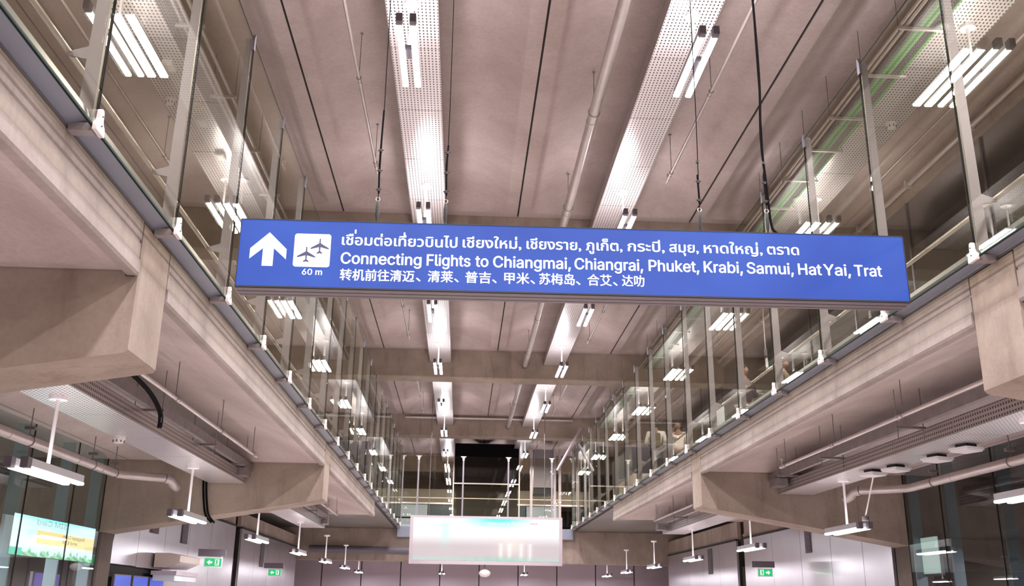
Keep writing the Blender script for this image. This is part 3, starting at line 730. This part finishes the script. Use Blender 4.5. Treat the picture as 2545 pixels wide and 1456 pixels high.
MB().tube(smooth_pts([(3.22, 9.66, 11.9), (3.215, 9.66, 9), (3.23, 9.66, 7.4), (3.20, 9.66, 6.6), (3.225, 9.66, 6.0), (3.245, 9.66, 5.58), (3.28, 9.64, 5.46), (3.36, 9.62, 5.425), (3.55, 9.62, 5.42), (3.62, 9.62, 5.43), (3.9, 9.62, 5.42)]), 0.0145, 8).build('cable_strand', 'black_rubber', t, 60)

# ------------------------------------------------------------------ small fittings on trays
def dome(name, label, cat, loc, r, mats=('plastic', 'housing_end'), group=None):
    t = thing(name, label, cat, loc, 0, group)
    MB().disc((0, 0), r, -0.05, 0, 20, r * 1.02).build('base', mats[0], t, 40)
    MB().disc((0, 0), r * 0.72, -0.115, -0.05, 20, r * 0.98).build('sensing_head', mats[0], t, 40)
    for k in range(8):
        a = k * PI / 4; MB().box(r * .84 * math.cos(a) - .01, r * .84 * math.cos(a) + .01, r * .84 * math.sin(a) - .01, r * .84 * math.sin(a) + .01, -0.1, -0.062).build('vent', mats[1], t)
    return t
dome('smoke_detector', 'white round smoke detector on the left tray below the gallery', 'smoke detector', (-6.1, 17.5, 4.33), 0.11)
dome('smoke_detector', 'white round smoke detector on the tray above the right gallery', 'smoke detector', (8.5, 17.45, 11.05), 0.11)
dome('smoke_detector', 'white round smoke detector on the tray above the left gallery', 'smoke detector', (-6.02, 17.55, 11.05), 0.10)
for lb, loc in (('yellowed round speaker ring in the tray above the right gallery', (8.1, 17.7, 11.05)), ('yellowed round speaker ring in the tray above the left gallery', (-5.58, 17.75, 11.05))):
    t = thing('ceiling_speaker', lb, 'speaker', loc); MB().torus((0, 0, -0.01), 0.15, 0.014, 'z', 24, 6).build('rim', 'yellowed', t, 60); MB().disc((0, 0), 0.14, -0.008, 0, 24).build('grille', 'galv', t)
for lb, loc in (('white emergency light box nearest the lamp on the tray above the left gallery', (-5.66, 16.2, 11.05)), ('white emergency light box farther along the tray above the left gallery', (-5.60, 18.4, 11.05)), ('small white box farthest along the tray above the left gallery', (-5.6, 20.0, 11.05))):
    t = thing('emergency_light', lb, 'light box', loc); MB().box(-0.09, 0.09, -0.16, 0.16, -0.08, 0).build('box_body', 'plastic', t); MB().box(-0.07, 0.07, -0.13, 0.13, -0.095, -0.08).build('lens', 'white_paint', t)
for i, (x, y) in enumerate(((8.62, 16.35), (8.68, 17.55), (8.54, 19.0), (8.38, 19.75))):
    t = thing('access_point', 'white square unit below the right gallery tray, %s from the front' % ORD[i], 'network box', (x, y, 4.28), 0.35, 'white units on the right tray')
    MB().prism(rrect(0, 0, 0.21, 0.21, 0.03), -0.05, -0.01, 'z').build('housing_body', 'plastic', t)
    MB().prism(rrect(0, 0, 0.19, 0.19, 0.03), -0.075, -0.05, 'z').build('cover', 'white_paint', t)
    MB().box(-0.12, 0.12, -0.12, 0.12, -0.01, 0.045).build('mount', 'black', t)
t = thing('camera_arm', 'thin slanted white arm with a small camera beside the right lamp below the gallery', 'camera arm')
MB().tube([(8.42, 19.8, 4.25), (8.45, 20.5, 3.45)], 0.016, 8).build('arm_tube', 'white_paint', t)
MB().disc((8.45, 20.5), 0.07, 3.36, 3.46, 16).build('camera_body', 'housing_end', t)
t = thing('dome_camera', 'white dome camera hanging under the far billboard', 'camera', (1.17, 49.75, 3.2))
MB().tube([(0, 0, 0), (0, 0, 0.5)], 0.03, 8).build('stem', 'housing_end', t)
MB().tube([(0, 0, -0.34), (0, 0, -0.30), (0, 0, -0.2), (0, 0, -0.1), (0, 0, -0.02), (0, 0, 0.02)], [0.08, 0.2, 0.29, 0.28, 0.18, 0.05], 20).build('dome_shell', 'plastic', t, 60)

for i, x in enumerate((-5.78, -1.08, 3.61, 8.36)):
    dup(pl, (x, 57.6, 3.2), 'low twin-tube pendant lamp below the far bridge, %s from the left' % ORD[i], 'bridge lamps')
# ------------------------------------------------------------------ lower glass walls
def lower_glass(side):
    s = -1 if side == 'left' else 1
    x = -8.68 if s < 0 else 11.1
    t = thing('glass_wall', 'tinted glass wall with blue-grey fins below the %s gallery' % side, 'glass wall')
    for j in (0, 1):
        y0, y1 = BY[j] + BW, BY[j] + 14.7
        ys = [y0 + 0.4 + 2.3 * k for k in range(6)] + [y1 - 0.05]
        for i in range(len(ys)):
            f = MB().box(*sorted((x + s * 0.02, x + s * 0.34)), ys[i] - 0.03, ys[i] + 0.03, 0, 4.9).build('fin', 'mullion', t)
            MB().box(x - 0.012, x + 0.012, ys[i] - 0.014, ys[i] + 0.014, 0, 4.9).build('joint_seal', 'seal', f)
            if i + 1 < len(ys): MB().box(x - 0.008, x + 0.008, ys[i] + 0.015, ys[i + 1] - 0.015, 0, 4.9).build('glass_pane', 'glass_teal' if s < 0 else 'glass_dark', t)
        if j == 1: break
    return t
def lower_glass_one(side):
    s = -1 if side == 'left' else 1
    x = -8.68 if s < 0 else 11.1
    t = thing('glass_wall', 'tinted glass wall with blue-grey fins below the %s gallery' % side, 'glass wall')
    ys = [10.85, 13.2, 15.6, 17.85, 20.1, 22.5, 24.4]
    for i in range(len(ys)):
        f = MB().box(*sorted((x + s * 0.10, x + s * 0.36)), ys[i] - 0.03, ys[i] + 0.03, 0, 4.95).build('fin', 'mullion', t)
        MB().box(x - 0.012, x + 0.012, ys[i] - 0.014, ys[i] + 0.014, 0, 4.95).build('joint_seal', 'seal', f)
        if i + 1 < len(ys): MB().box(x - 0.008, x + 0.008, ys[i] + 0.015, ys[i + 1] - 0.015, 0, 4.95).build('glass_pane', 'glass_teal' if s < 0 else 'glass_dark', t)
lower_glass_one('left'); lower_glass_one('right')
t = thing('steel_strut', 'slanted brown steel strut beside the second left column', 'strut')
MB().tube([(-8.78, 25.55, 3.15), (-8.85, 24.75, 0.0)], 0.10, 4).build('strut_bar', 'sign_case', t)
MB().tube([(-8.70, 25.45, 3.15), (-8.77, 24.65, 0.0)], 0.03, 4).build('strut_flange', 'frame_lilac', t)

# cladding walls below the galleries
def cladding(side, j, seams, ztop, zbot, louvres):
    s = -1 if side == 'left' else 1
    x = -8.72 if s < 0 else 11.12
    t = thing('cladding_wall', 'brushed metal panel wall below the %s gallery, %s bay behind the glass wall' % (side, ORD[j - 1]), 'wall')
    for i in range(len(seams) - 1):
        MB().box(*sorted((x, x + s * 0.08)), seams[i] + 0.012, seams[i + 1] - 0.012, zbot[i], ztop).build('panel', 'cladding', t)
    MB().box(*sorted((x + s * 0.1, x + s * 0.2)), seams[0], seams[-1], 0, ztop - 0.02).build('backing', 'joint', t)
    MB().box(*sorted((x - s * 0.02, x + s * 0.12)), seams[0], seams[-1], ztop, ztop + 0.07).build('top_trim', 'joint', t)
    MB().box(*sorted((x + s * 0.06, x + s * 0.2)), seams[0] - 0.05, seams[-1] + 0.1, ztop + 0.07, 4.95).build('bulkhead', 'beam', t)  # added infill wall, puts a lit face over the unlit black gap
    for (a, b_, z0, z1) in louvres:
        lv = MB().box(*sorted((x - s * 0.03, x)), a, b_, z0, z1).build('louvre', 'housing_end', t)
        n = int((z1 - z0) / 0.05)
        for k in range(n):
            z = z0 + 0.03 + k * 0.05
            MB().prism([(x - s * 0.03, z), (x - s * 0.055, z - 0.02), (x - s * 0.055, z - 0.012), (x - s * 0.03, z + 0.01)], a + 0.03, b_ - 0.03).build('louvre_blade', 'grey_mesh', lv)
cladding('left', 1, [25.5, 27.6, 30.0, 30.01, 32.6, 35.4, 39.1], 4.32, [2.44, 2.42, 2.4, 0, 0, 0], [(28.5, 29.2, 3.38, 4.3), (31.65, 32.3, 3.27, 4.3)])
cladding('left', 2, [40.2, 43.0, 46.0, 49.0, 53.8], 4.32, [0] * 4, [(44.2, 44.9, 3.0, 4.3)])
cladding('right', 1, [25.5, 27.4, 29.8, 32.5, 35.5, 39.1], 4.18, [0] * 5, [(31.45, 31.95, 3.3, 4.15)])
cladding('right', 2, [40.2, 43.0, 46.0, 49.0, 53.8], 4.18, [0] * 4, [(44.2, 44.9, 3.0, 4.1)])

# far lower wall
t = struct('wall_lower_back', 'purple grey panelled wall far below the bridge')
xs = [-13 + 2.35 * k for k in range(13)]
for i in range(len(xs) - 1): MB().box(xs[i] + 0.03, xs[i + 1] - 0.03, 61.0, 61.15, 0, 4.32).build('panel', 'wall_purple', t)
MB().box(-13.2, 15.4, 61.2, 61.4, 0, 4.32).build('backing', 'joint', t)
t = thing('bulkhead_duct', 'long dark duct below the far bridge to the left of the billboard', 'duct')
MB().tube([(-8, 53.4, 4.25), (-3, 53.4, 4.22), (-1, 53.4, 4.22)], 0.2, 12).build('duct_run', 'housing_end', t, 40)

# exit signs
def exit_sign(label, loc, rz, flip=False, wq=0.46):
    t = thing('exit_sign', label, 'exit sign', loc, rz)
    MB().box(-wq / 2 - 0.02, wq / 2 + 0.02, 0, 0.06, -0.13, 0.13).build('sign_case', 'plastic', t)
    MB().box(-wq / 2, wq / 2, -0.005, 0, -0.11, 0.11).build('lit_face', 'exit_green', t)
    m_ = -1 if flip else 1
    a = [(-0.17, 0), (-0.09, 0.075), (-0.09, 0.03), (-0.02, 0.03), (-0.02, -0.03), (-0.09, -0.03), (-0.09, -0.075)]
    MB().prism([(m_ * p, q) for p, q in a], -0.009, -0.004).build('arrow', 'exit_white', t)
    d = MB().prism([(m_ * p, q) for p, q in ((0.05, -0.085), (0.05, 0.085), (0.17, 0.085), (0.17, -0.085))], -0.009, -0.004).build('door_symbol', 'exit_white', t)
    man = [(0.095, 0.06), (0.12, 0.07), (0.13, 0.045), (0.115, 0.02), (0.14, 0.0), (0.13, -0.02), (0.11, 0.0), (0.13, -0.05), (0.12, -0.08), (0.10, -0.04), (0.075, -0.07), (0.06, -0.06), (0.09, -0.01), (0.08, 0.03), (0.065, 0.01), (0.07, 0.04)]
    MB().prism([(m_ * p, q) for p, q in man], -0.013, -0.008).build('running_figure', 'exit_green', d)
    MB().box(-wq / 2 - 0.2, wq / 2 + 0.1, 0.0, 0.08, 0.16, 0.36).build('head_box', 'housing_end', t)
    for sx in (-1, 1): MB().box(sx * wq / 2 - 0.01, sx * wq / 2 + 0.01, 0.0, 0.02, 0.11, 0.17).build('bracket', 'plastic', t)
exit_sign('green exit sign with an arrow on the left metal wall near the white box', (-7.02, 29.0, 2.62), 0.12)
exit_sign('small green exit sign farther down the left metal wall', (-7.27, 40.0, 2.66), 0.0)
exit_sign('green exit sign by the metal wall below the right gallery', (10.05, 33.0, 2.72), 0.0, True)
exit_sign('green exit sign hanging above the right gallery walkway', (8.3, 25.8, 8.0), 1.25, True, 0.4)
MB().tube([(0, 0.04, 0.3), (0, 0.04, 3.9)], 0.012, 6).build('hanger_rod', 'galv', bpy.data.objects['exit_sign.003'])
t = thing('air_curtain', 'beige box-shaped air unit fixed to the left metal wall', 'air unit', (0, 0, 0))
MB().prism([(-8.66, 2.46), (-8.66, 2.86), (-8.25, 2.86), (-7.95, 2.80), (-7.95, 2.62), (-8.3, 2.46)], 29.0, 31.2).build('casing', 'ac_beige', t)
MB().prism([(-8.3, 2.458), (-7.95, 2.615), (-7.95, 2.61), (-8.3, 2.45)], 29.2, 31.0).build('outlet', 'plastic', t)
t = thing('service_counter_screen', 'row of blue screens under the left metal panels', 'screen')
for k in range(3):
    f_ = MB().box(-8.66, -8.60, 25.7 + k * 1.45, 27.0 + k * 1.45, 1.8, 2.19).build('screen_case', 'housing_end', t)
    MB().box(-8.60, -8.595, 25.75 + k * 1.45, 26.95 + k * 1.45, 1.83, 2.16).build('lit_panel', 'blue_screen', f_)
t = thing('canopy_frame', 'shallow grey canopy frame below the beige air unit', 'canopy')
MB().box(-8.6, -7.9, 28.6, 31.0, 2.25, 2.36).build('frame_bar', 'frame_lilac', t)
MB().box(-8.55, -7.95, 28.65, 30.95, 2.1, 2.25).build('fabric_panel', 'paper', t)

# ------------------------------------------------------------------ printed lit boards and the imitated advert reflection
def printed(name, x0, x1, z0, z1, nx, nz, fn, parent):
    vs = []; fs = []; cols = []
    for j in range(nz + 1):
        for i in range(nx + 1):
            vs.append((x0 + (x1 - x0) * i / nx, 0, z0 + (z1 - z0) * j / nz)); cols.append(fn(i / nx, j / nz))
    for j in range(nz):
        for i in range(nx):
            a = j * (nx + 1) + i; fs.append((a, a + 1, a + nx + 2, a + nx + 1))
    me = bpy.data.meshes.new(name); me.from_pydata(vs, [], fs); me.materials.append(MATS['print_reflection' if x0 == -0.35 else 'print'])
    ca = me.color_attributes.new('print', 'FLOAT_COLOR', 'POINT')
    for i, c in enumerate(cols): ca.data[i].color = (c[0], c[1], c[2], 1)
    return link(name, me, parent)
def mixc(a, b_, t_): t_ = max(0, min(1, t_)); return tuple(p + (q - p) * t_ for p, q in zip(a, b_))
def bump(x, c, w_): return math.exp(-((x - c) / w_) ** 2)
def welcome(u, v):
    c = mixc((0.62, 0.52, 0.55), (1.0, 1.0, 1.0), (v - 0.35) / 0.3)
    c = mixc(c, (0.05, 0.85, 0.80), (v - 0.72) / 0.28 * bump(u, 0.58, 0.2) * 1.25)
    c = mixc(c, (0.35, 0.95, 0.80), 0.5 * bump(u, 0.22, 0.035) * bump(v, 0.7, 0.28))
    c = mixc(c, (0.55, 1.0, 0.88), 0.45 * bump(v - 0.35 * u, 0.75, 0.04) * (u < 0.24))
    c = mixc(c, (0.95, 0.85, 0.72), 0.6 * bump(u, 0.68, 0.09) * bump(v, 0.35, 0.18))
    for k in (0.60, 0.66, 0.74, 0.80): c = mixc(c, (1.0, 0.97, 0.95), 0.7 * bump(u, k, 0.012) * (v < 0.42))
    c = mixc(c, (0.10, 0.5, 0.2), (0.13 - v) / 0.1 * (0.35 + 0.35 * math.sin(u * 40) ** 2) * bump(u, 0.6, 0.25))
    c = mixc(c, (0.4, 0.75, 0.68), (0.12 - v) / 0.12 * 0.6)
    return c
t = thing('billboard', 'wide lit billboard with a pale frame hanging across the far end of the hall', 'billboard', (1.21, 49.6, 4.62))
MB().box(-3.78, 3.78, 0.0, 0.35, -1.18, 1.14).build('frame', 'frame_lilac', t)
pf = printed('lit_poster', -3.62, 3.62, -1.0, 1.03, 90, 30, welcome, t); pf.location = (0, -0.012, 0)
put_text('lettering', 'Welcome to Thailand', 'letter_white', 0.05, 2.02, 0.74, 0.14, -0.02, t, 0.02)
fg = MB().box(2.18, 2.55, -0.02, -0.015, 0.68, 0.94).build('flag', 'letter_white', t)
for z0, z1, mt in ((0.68, 0.72, 'clamp'), (0.77, 0.85, 'frame_lilac'), (0.90, 0.94, 'clamp')): MB().box(2.18, 2.55, -0.026, -0.02, z0, z1).build('flag_stripe', mt, fg)
for x in (-2.9, 2.9): MB().tube([(x, 0.2, 1.1), (x, 0.2, 7.3)], 0.02, 6).build('hanger_rod', 'galv_dark', t)

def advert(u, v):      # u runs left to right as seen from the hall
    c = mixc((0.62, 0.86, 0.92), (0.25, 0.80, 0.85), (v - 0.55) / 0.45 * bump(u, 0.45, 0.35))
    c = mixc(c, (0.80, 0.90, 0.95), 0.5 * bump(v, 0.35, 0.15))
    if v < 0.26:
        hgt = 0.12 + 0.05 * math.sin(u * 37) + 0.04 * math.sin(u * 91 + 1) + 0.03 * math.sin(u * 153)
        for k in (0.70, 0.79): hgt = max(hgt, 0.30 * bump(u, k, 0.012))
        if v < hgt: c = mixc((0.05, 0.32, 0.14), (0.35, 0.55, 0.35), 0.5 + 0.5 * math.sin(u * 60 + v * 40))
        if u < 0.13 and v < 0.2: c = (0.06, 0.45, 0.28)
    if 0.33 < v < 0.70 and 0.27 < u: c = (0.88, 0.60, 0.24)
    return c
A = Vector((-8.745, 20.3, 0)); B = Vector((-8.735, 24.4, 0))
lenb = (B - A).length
t = thing('advert_reflection', 'glowing mirror-written panel standing in for an advert reflected in the left glass wall', 'advert', (A.x, A.y, 2.8), math.atan2(B.y - A.y, B.x - A.x))  # glowing panel behind the pane imitates a reflection in the glass
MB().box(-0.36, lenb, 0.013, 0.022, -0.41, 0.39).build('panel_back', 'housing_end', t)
pf = printed('reflected_advert', -0.35, lenb - 0.02, -0.40, 0.38, 120, 40, advert, t); pf.location = (0, 0.012, 0)
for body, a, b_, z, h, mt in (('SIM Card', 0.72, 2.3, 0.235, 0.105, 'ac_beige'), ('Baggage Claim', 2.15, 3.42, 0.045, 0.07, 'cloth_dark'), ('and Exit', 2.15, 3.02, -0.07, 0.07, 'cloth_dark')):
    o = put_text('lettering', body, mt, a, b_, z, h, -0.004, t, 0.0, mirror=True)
t = thing('violet_screen', 'low violet screen behind the left glass wall', 'screen')
MB().box(-9.4, -9.36, 22.9, 24.3, 1.8, 2.12).build('lit_panel', 'violet_screen', t)
MB().box(-9.46, -9.4, 22.8, 24.4, 1.75, 2.15).build('case', 'housing_end', t)
t = thing('light_panel', 'small lit panel behind the right glass wall next to the column', 'lit panel')
MB().box(11.35, 11.40, 23.5, 24.3, 2.45, 3.3).build('lit_panel', 'exit_white', t)
MB().box(11.40, 11.46, 23.45, 24.35, 2.4, 3.35).build('case', 'housing_end', t)

# ------------------------------------------------------------------ far end of the upper level
t = thing('lift_tower', 'dark-clad lift tower beyond the far glass screen', 'lift tower')
MB().box(-0.62, 3.48, 62.0, 63.9, 8.85, 11.32).build('dark_cladding', 'matt_black', t)
for x in (-0.66, 3.48): MB().box(x, x + 0.07, 61.9, 62.0, 5.46, 11.35).build('corner_post', 'clamp', t)
MB().box(-0.6, 3.5, 61.92, 62.0, 8.76, 8.83).build('cross_rail', 'clamp', t)
MB().box(-0.55, 3.44, 62.0, 62.02, 5.46, 8.75).build('glass_pane', 'glass_dark', t)
MB().box(-0.6, 3.5, 63.8, 63.9, 5.46, 8.8).build('rear_wall', 'olive_wall', t)
t = thing('mesh_tower', 'grey mesh-clad shaft standing right of the lift tower', 'shaft')
MB().box(4.42, 5.75, 62.1, 64, 8.65, 11.05).build('mesh_cladding', 'grey_mesh', t)
for x in (4.2, 5.68, 6.0): MB().box(x, x + 0.16, 61.95, 62.1, 5.46, 11.1).build('corner_post', 'frame_lilac', t)
MB().box(4.42, 5.75, 62.2, 64, 8.3, 8.65).build('dark_soffit', 'black', t)
t = thing('shop_front', 'blue-grey frosted shop front far across the bridge', 'shop front')
for k in range(6):
    MB().box(-7 + k * 2.3, -4.76 + k * 2.3, 70, 70.1, 5.46, 7.25).build('panel', 'shop_blue', t)
    MB().box(-7 + k * 2.3, -4.76 + k * 2.3, 69.96, 70, 7.35, 8.2).build('fascia_panel', 'shop_blue' if k % 2 else 'dark_teal', t)
MB().box(-7, 9, 70.05, 70.3, 8.2, 9.3).build('bulkhead', 'olive_wall', t)
MB().box(-7, 9, 69.9, 70.0, 8.25, 8.35).build('cornice', 'rail', t)
t = thing('dark_kiosk', 'dark block standing on the left gallery near its far end', 'kiosk')
MB().box(-7.9, -4.0, 51.2, 52.6, 5.46, 9.65).build('block_body', 'dark_clad', t)
MB().box(-5.0, -4.7, 51.15, 51.2, 5.46, 9.6).build('light_strip', 'grey_mesh', t)
t = thing('dark_kiosk', 'dark kiosk with a beige front on the right gallery far from the front', 'kiosk')
MB().box(7.6, 10.5, 44, 50, 7.3, 8.6).build('block_body', 'dark_clad', t)
MB().box(7.62, 10.48, 43.9, 50, 5.46, 7.3).build('beige_front', 'wall_beige', t)
t = thing('inclined_strut', 'pale inclined strut beside the far right glass screen', 'strut')
MB().tube([(6.03, 50.3, 10.4), (4.80, 50.3, 8.2)], 0.07, 6).build('strut_bar', 'frame_lilac', t)
t = thing('ceiling_pipe', 'pale pipe along the face of the third ceiling beam', 'pipe')
MB().tube([(-3.3, 53.75, 11.42), (6, 53.75, 11.42)], 0.07, 8).build('pipe_run', 'pipe', t, 40)
# dark outer glazing above the right gallery
t = thing('glass_wall', 'dark glass wall behind the right gallery walkway', 'glass wall')
for k in range(12):
    y = 10.9 + 3.6 * k
    MB().box(10.70, 10.72, y + 0.03, y + 3.57, 5.46, 11.2).build('glass_pane', 'glass_dark', t)
    MB().box(10.68, 10.76, y - 0.03, y + 0.03, 5.46, 11.2).build('mullion', 'housing_end', t)

# ------------------------------------------------------------------ people on the right gallery
def skin_mesh(name, verts, edges, radii, mat, levels=2, flat=None):
    me = bpy.data.meshes.new(name); me.from_pydata(verts, edges, [])
    o = bpy.data.objects.new(name, me); COL.objects.link(o)
    o.modifiers.new('s', 'SKIN'); sv = me.skin_vertices[0].data
    for i, r_ in enumerate(radii): sv[i].radius = r_ if isinstance(r_, tuple) else (r_, r_)
    sv[0].use_root = True
    ss = o.modifiers.new('u', 'SUBSURF'); ss.levels = levels; ss.render_levels = levels
    dg = bpy.context.evaluated_depsgraph_get()
    m2 = bpy.data.meshes.new_from_object(o.evaluated_get(dg)); m2.name = name
    bpy.data.objects.remove(o)
    m2.materials.clear(); m2.materials.append(MATS[mat])
    for p in m2.polygons: p.use_smooth = True
    return m2
def head_bm(c, tilt=0.0, r=0.105):
    bm = bmesh.new(); bmesh.ops.create_uvsphere(bm, u_segments=20, v_segments=14, radius=1)
    for v in bm.verts:
        x, y, z = v.co
        w_ = 0.72 if z > -0.2 else 0.72 * (1 - 0.35 * (-z - 0.2))
        nx, ny, nz = x * w_, y * 0.88, z * 1.12
        if y < -0.75 and abs(x) < 0.22 and -0.45 < z < 0.1: ny -= 0.20 * (1 - abs(x) / 0.22)      # nose
        if y < -0.6 and 0.0 < z < 0.25 and 0.15 < abs(x) < 0.55: ny += 0.06                        # eye sockets
        if y < -0.5 and z < -0.8: ny -= 0.10                                                      # chin
        if abs(x) > 0.85 and abs(z) < 0.35: nx *= 1.16                                            # ears
        v.co = (nx * r, ny * r, nz * r)
    return bm
def hand_chain(V, E, R, wrist, d, side):
    """palm and five fingers, rooted at the wrist vertex index"""
    w0 = Vector(V[wrist]); d = Vector(d).normalized(); s_ = Vector(side).normalized()
    p = len(V); V.append(tuple(w0 + d * 0.07)); R.append((0.036, 0.018)); E.append((wrist, p))
    for k, (off, ln) in enumerate(((-0.03, 0.065), (-0.01, 0.08), (0.01, 0.075), (0.03, 0.055))):
        a = len(V); V.append(tuple(w0 + d * 0.105 + s_ * off)); R.append(0.009); E.append((p, a))
        V.append(tuple(w0 + d * (0.105 + ln * 0.6) + s_ * off * 1.1 + Vector((0, 0, -0.01)))); R.append(0.008); E.append((a, a + 1))
        V.append(tuple(w0 + d * (0.105 + ln) + s_ * off * 1.05 + Vector((0, 0, -0.028)))); R.append(0.007); E.append((a + 1, a + 2))
    a = len(V); V.append(tuple(w0 + d * 0.05 + s_ * -0.045)); R.append(0.011); E.append((wrist, a))
    V.append(tuple(w0 + d * 0.085 + s_ * -0.06)); R.append(0.009); E.append((a, a + 1))
def person(label, loc, rz, hgt, top, legs, pose, cap=None, bag=None, lug=None):
    t = thing('person', label, 'person', loc, rz)
    k = hgt / 1.75
    V = [(0, 0, .95), (0, 0, 1.15), (0, 0, 1.38), (0, 0.01, 1.5), (0, -0.01, 1.58)]
    R = [(.15, .11), (.135, .095), (.17, .105), (.062, .06), (.06, .06)]
    E = [(0, 1), (1, 2), (2, 3), (3, 4)]
    for sx in (-1, 1):
        a = len(V); V += [(sx * .095, 0, .86), (sx * .105, -.01, .49), (sx * .11, .02, .09), (sx * .12, -.14, .04)]
        R += [.088, .062, .045, (.045, .03)]; E += [(0, a), (a, a + 1), (a + 1, a + 2), (a + 2, a + 3)]
    arms = []
    for sx in (-1, 1):
        el, wr = pose[sx]
        a = len(V); V += [(sx * .20, 0, 1.41), el, wr]; R += [.058, .042, .03]; E += [(2, a), (a, a + 1), (a + 1, a + 2)]
        d = Vector(wr) - Vector(el); arms.append((a, sx))
        hand_chain(V, E, R, a + 2, d, (0, 1, 0) if abs(d.normalized().y) < 0.7 else (1, 0, 0))
    me = skin_mesh('body', V, E, R, 'skin')
    bm = bmesh.new(); bm.from_mesh(me)
    hb = head_bm(None); 
    for v in hb.verts: v.co += Vector((0, -0.02, 1.655))
    tmp = bpy.data.meshes.new('tmp'); hb.to_mesh(tmp); hb.free(); bm.from_mesh(tmp)
    for f_ in bm.faces: f_.smooth = True
    bm.to_mesh(me); bm.free(); bpy.data.meshes.remove(tmp)
    parts = [link('body', me, t)]
    # clothing: slightly wider skins over the same bones
    sv = [0, 1, 2, 3]; V2 = [V[0][:2] + (.90,), V[1], V[2], (0, .01, 1.47)]; R2 = [(.19, .145), (.17, .135), (.205, .14), (.085, .08)]; E2 = [(0, 1), (1, 2), (2, 3)]
    for a, sx in arms:
        b0 = len(V2); wv = Vector(V[a + 1]).lerp(Vector(V[a + 2]), 0.9); V2 += [V[a], V[a + 1], tuple(wv)]; R2 += [.082, .066, .052]; E2 += [(2, b0), (b0, b0 + 1), (b0 + 1, b0 + 2)]
    parts.append(link('shirt', skin_mesh('shirt', V2, E2, R2, top), t))
    V3 = [(0, 0, .93)]; R3 = [(.168, .125)]; E3 = []
    for sx in (-1, 1):
        b0 = len(V3); V3 += [(sx * .095, 0, .84), (sx * .105, -.01, .49), (sx * .11, .02, .12)]; R3 += [.105, .078, .062]; E3 += [(0, b0), (b0, b0 + 1), (b0 + 1, b0 + 2)]
    parts.append(link('trousers', skin_mesh('trousers', V3, E3, R3, legs), t))
    for sx in (-1, 1):
        parts.append(MB().prism([(-.19, 0), (-.20, .04), (-.12, .075), (0.0, .10), (.07, .10), (.085, .03), (.08, 0)], sx * .115 - .048, sx * .115 + .048, 'x').build('shoe', 'black', t))
    hm = bmesh.new(); bmesh.ops.create_uvsphere(hm, u_segments=20, v_segments=12, radius=1)
    bmesh.ops.delete(hm, geom=[v for v in hm.verts if v.co.z < (-0.6 if v.co.y > 0.0 else -0.3 + 0.62 * max(0, -v.co.y))], context='VERTS')
    for v in hm.verts: v.co = Vector((v.co.x * .094, v.co.y * .108 - .014, v.co.z * .132 + 1.660))
    mh = bpy.data.meshes.new('hair'); hm.to_mesh(mh); hm.free(); mh.materials.append(MATS['hair'])
    for p in mh.polygons: p.use_smooth = True
    parts.append(link('hair', mh, t))
    if bag:
        parts.append(link('shoulder_bag', MB().prism(rrect(0.0, 1.2, 0.13, 0.19, 0.05), 0.10, 0.24, 'y').mesh('shoulder_bag', bag), t))
        parts.append(MB().tube([(-.16, .12, 1.05), (-.19, .02, 1.38), (-.06, -.14, 1.42), (.10, -.14, 1.2), (.2, 0, 1.05)], .014, 6).build('bag_strap', bag, t))
    t.scale = (k, k, k); return t
ARM_D = {-1: ((-.27, .02, 1.14), (-.28, -.08, .90)), 1: ((.27, .02, 1.14), (.28, -.08, .90))}
ARM_F = {-1: ((-.27, .0, 1.14), (-.20, -.24, 1.16)), 1: ((.27, .0, 1.14), (.18, -.25, 1.12))}
ARM_P = {-1: ((-.27, -.10, 1.20), (-.14, -.14, 1.48)), 1: ((.27, .02, 1.14), (.24, -.12, .92))}
FZ = 5.46
person('person in a dark jacket standing behind the glass with head bowed', (7.2, 24.4, FZ), 0.5, 2.12, 'cloth_dark', 'paper', ARM_F)
person('person in a white top and dark trousers with a bag behind the far right glass', (6.45, 32.5, FZ), 2.9, 2.12, 'cloth_white', 'trousers', ARM_F, bag='cloth_olive')
person('person in a pale pink top holding a hand to the ear by the glass', (7.15, 32.2, FZ), -0.35, 2.04, 'cloth_pink', 'trousers', ARM_P)
person('dark-haired person mostly hidden behind a post on the right gallery', (7.8, 23.1, FZ), 0.9, 2.0, 'cloth_olive', 'cloth_dark', ARM_D)
t = thing('poster_stand', 'white poster stand beside the person in the dark jacket', 'poster stand', (7.0, 26.2, FZ))
MB().box(-0.12, 0.12, 0, 0.03, 0.05, 1.45).build('board', 'paper', t); MB().box(-0.25, 0.25, -0.1, 0.15, 0, 0.05).build('foot', 'housing', t)
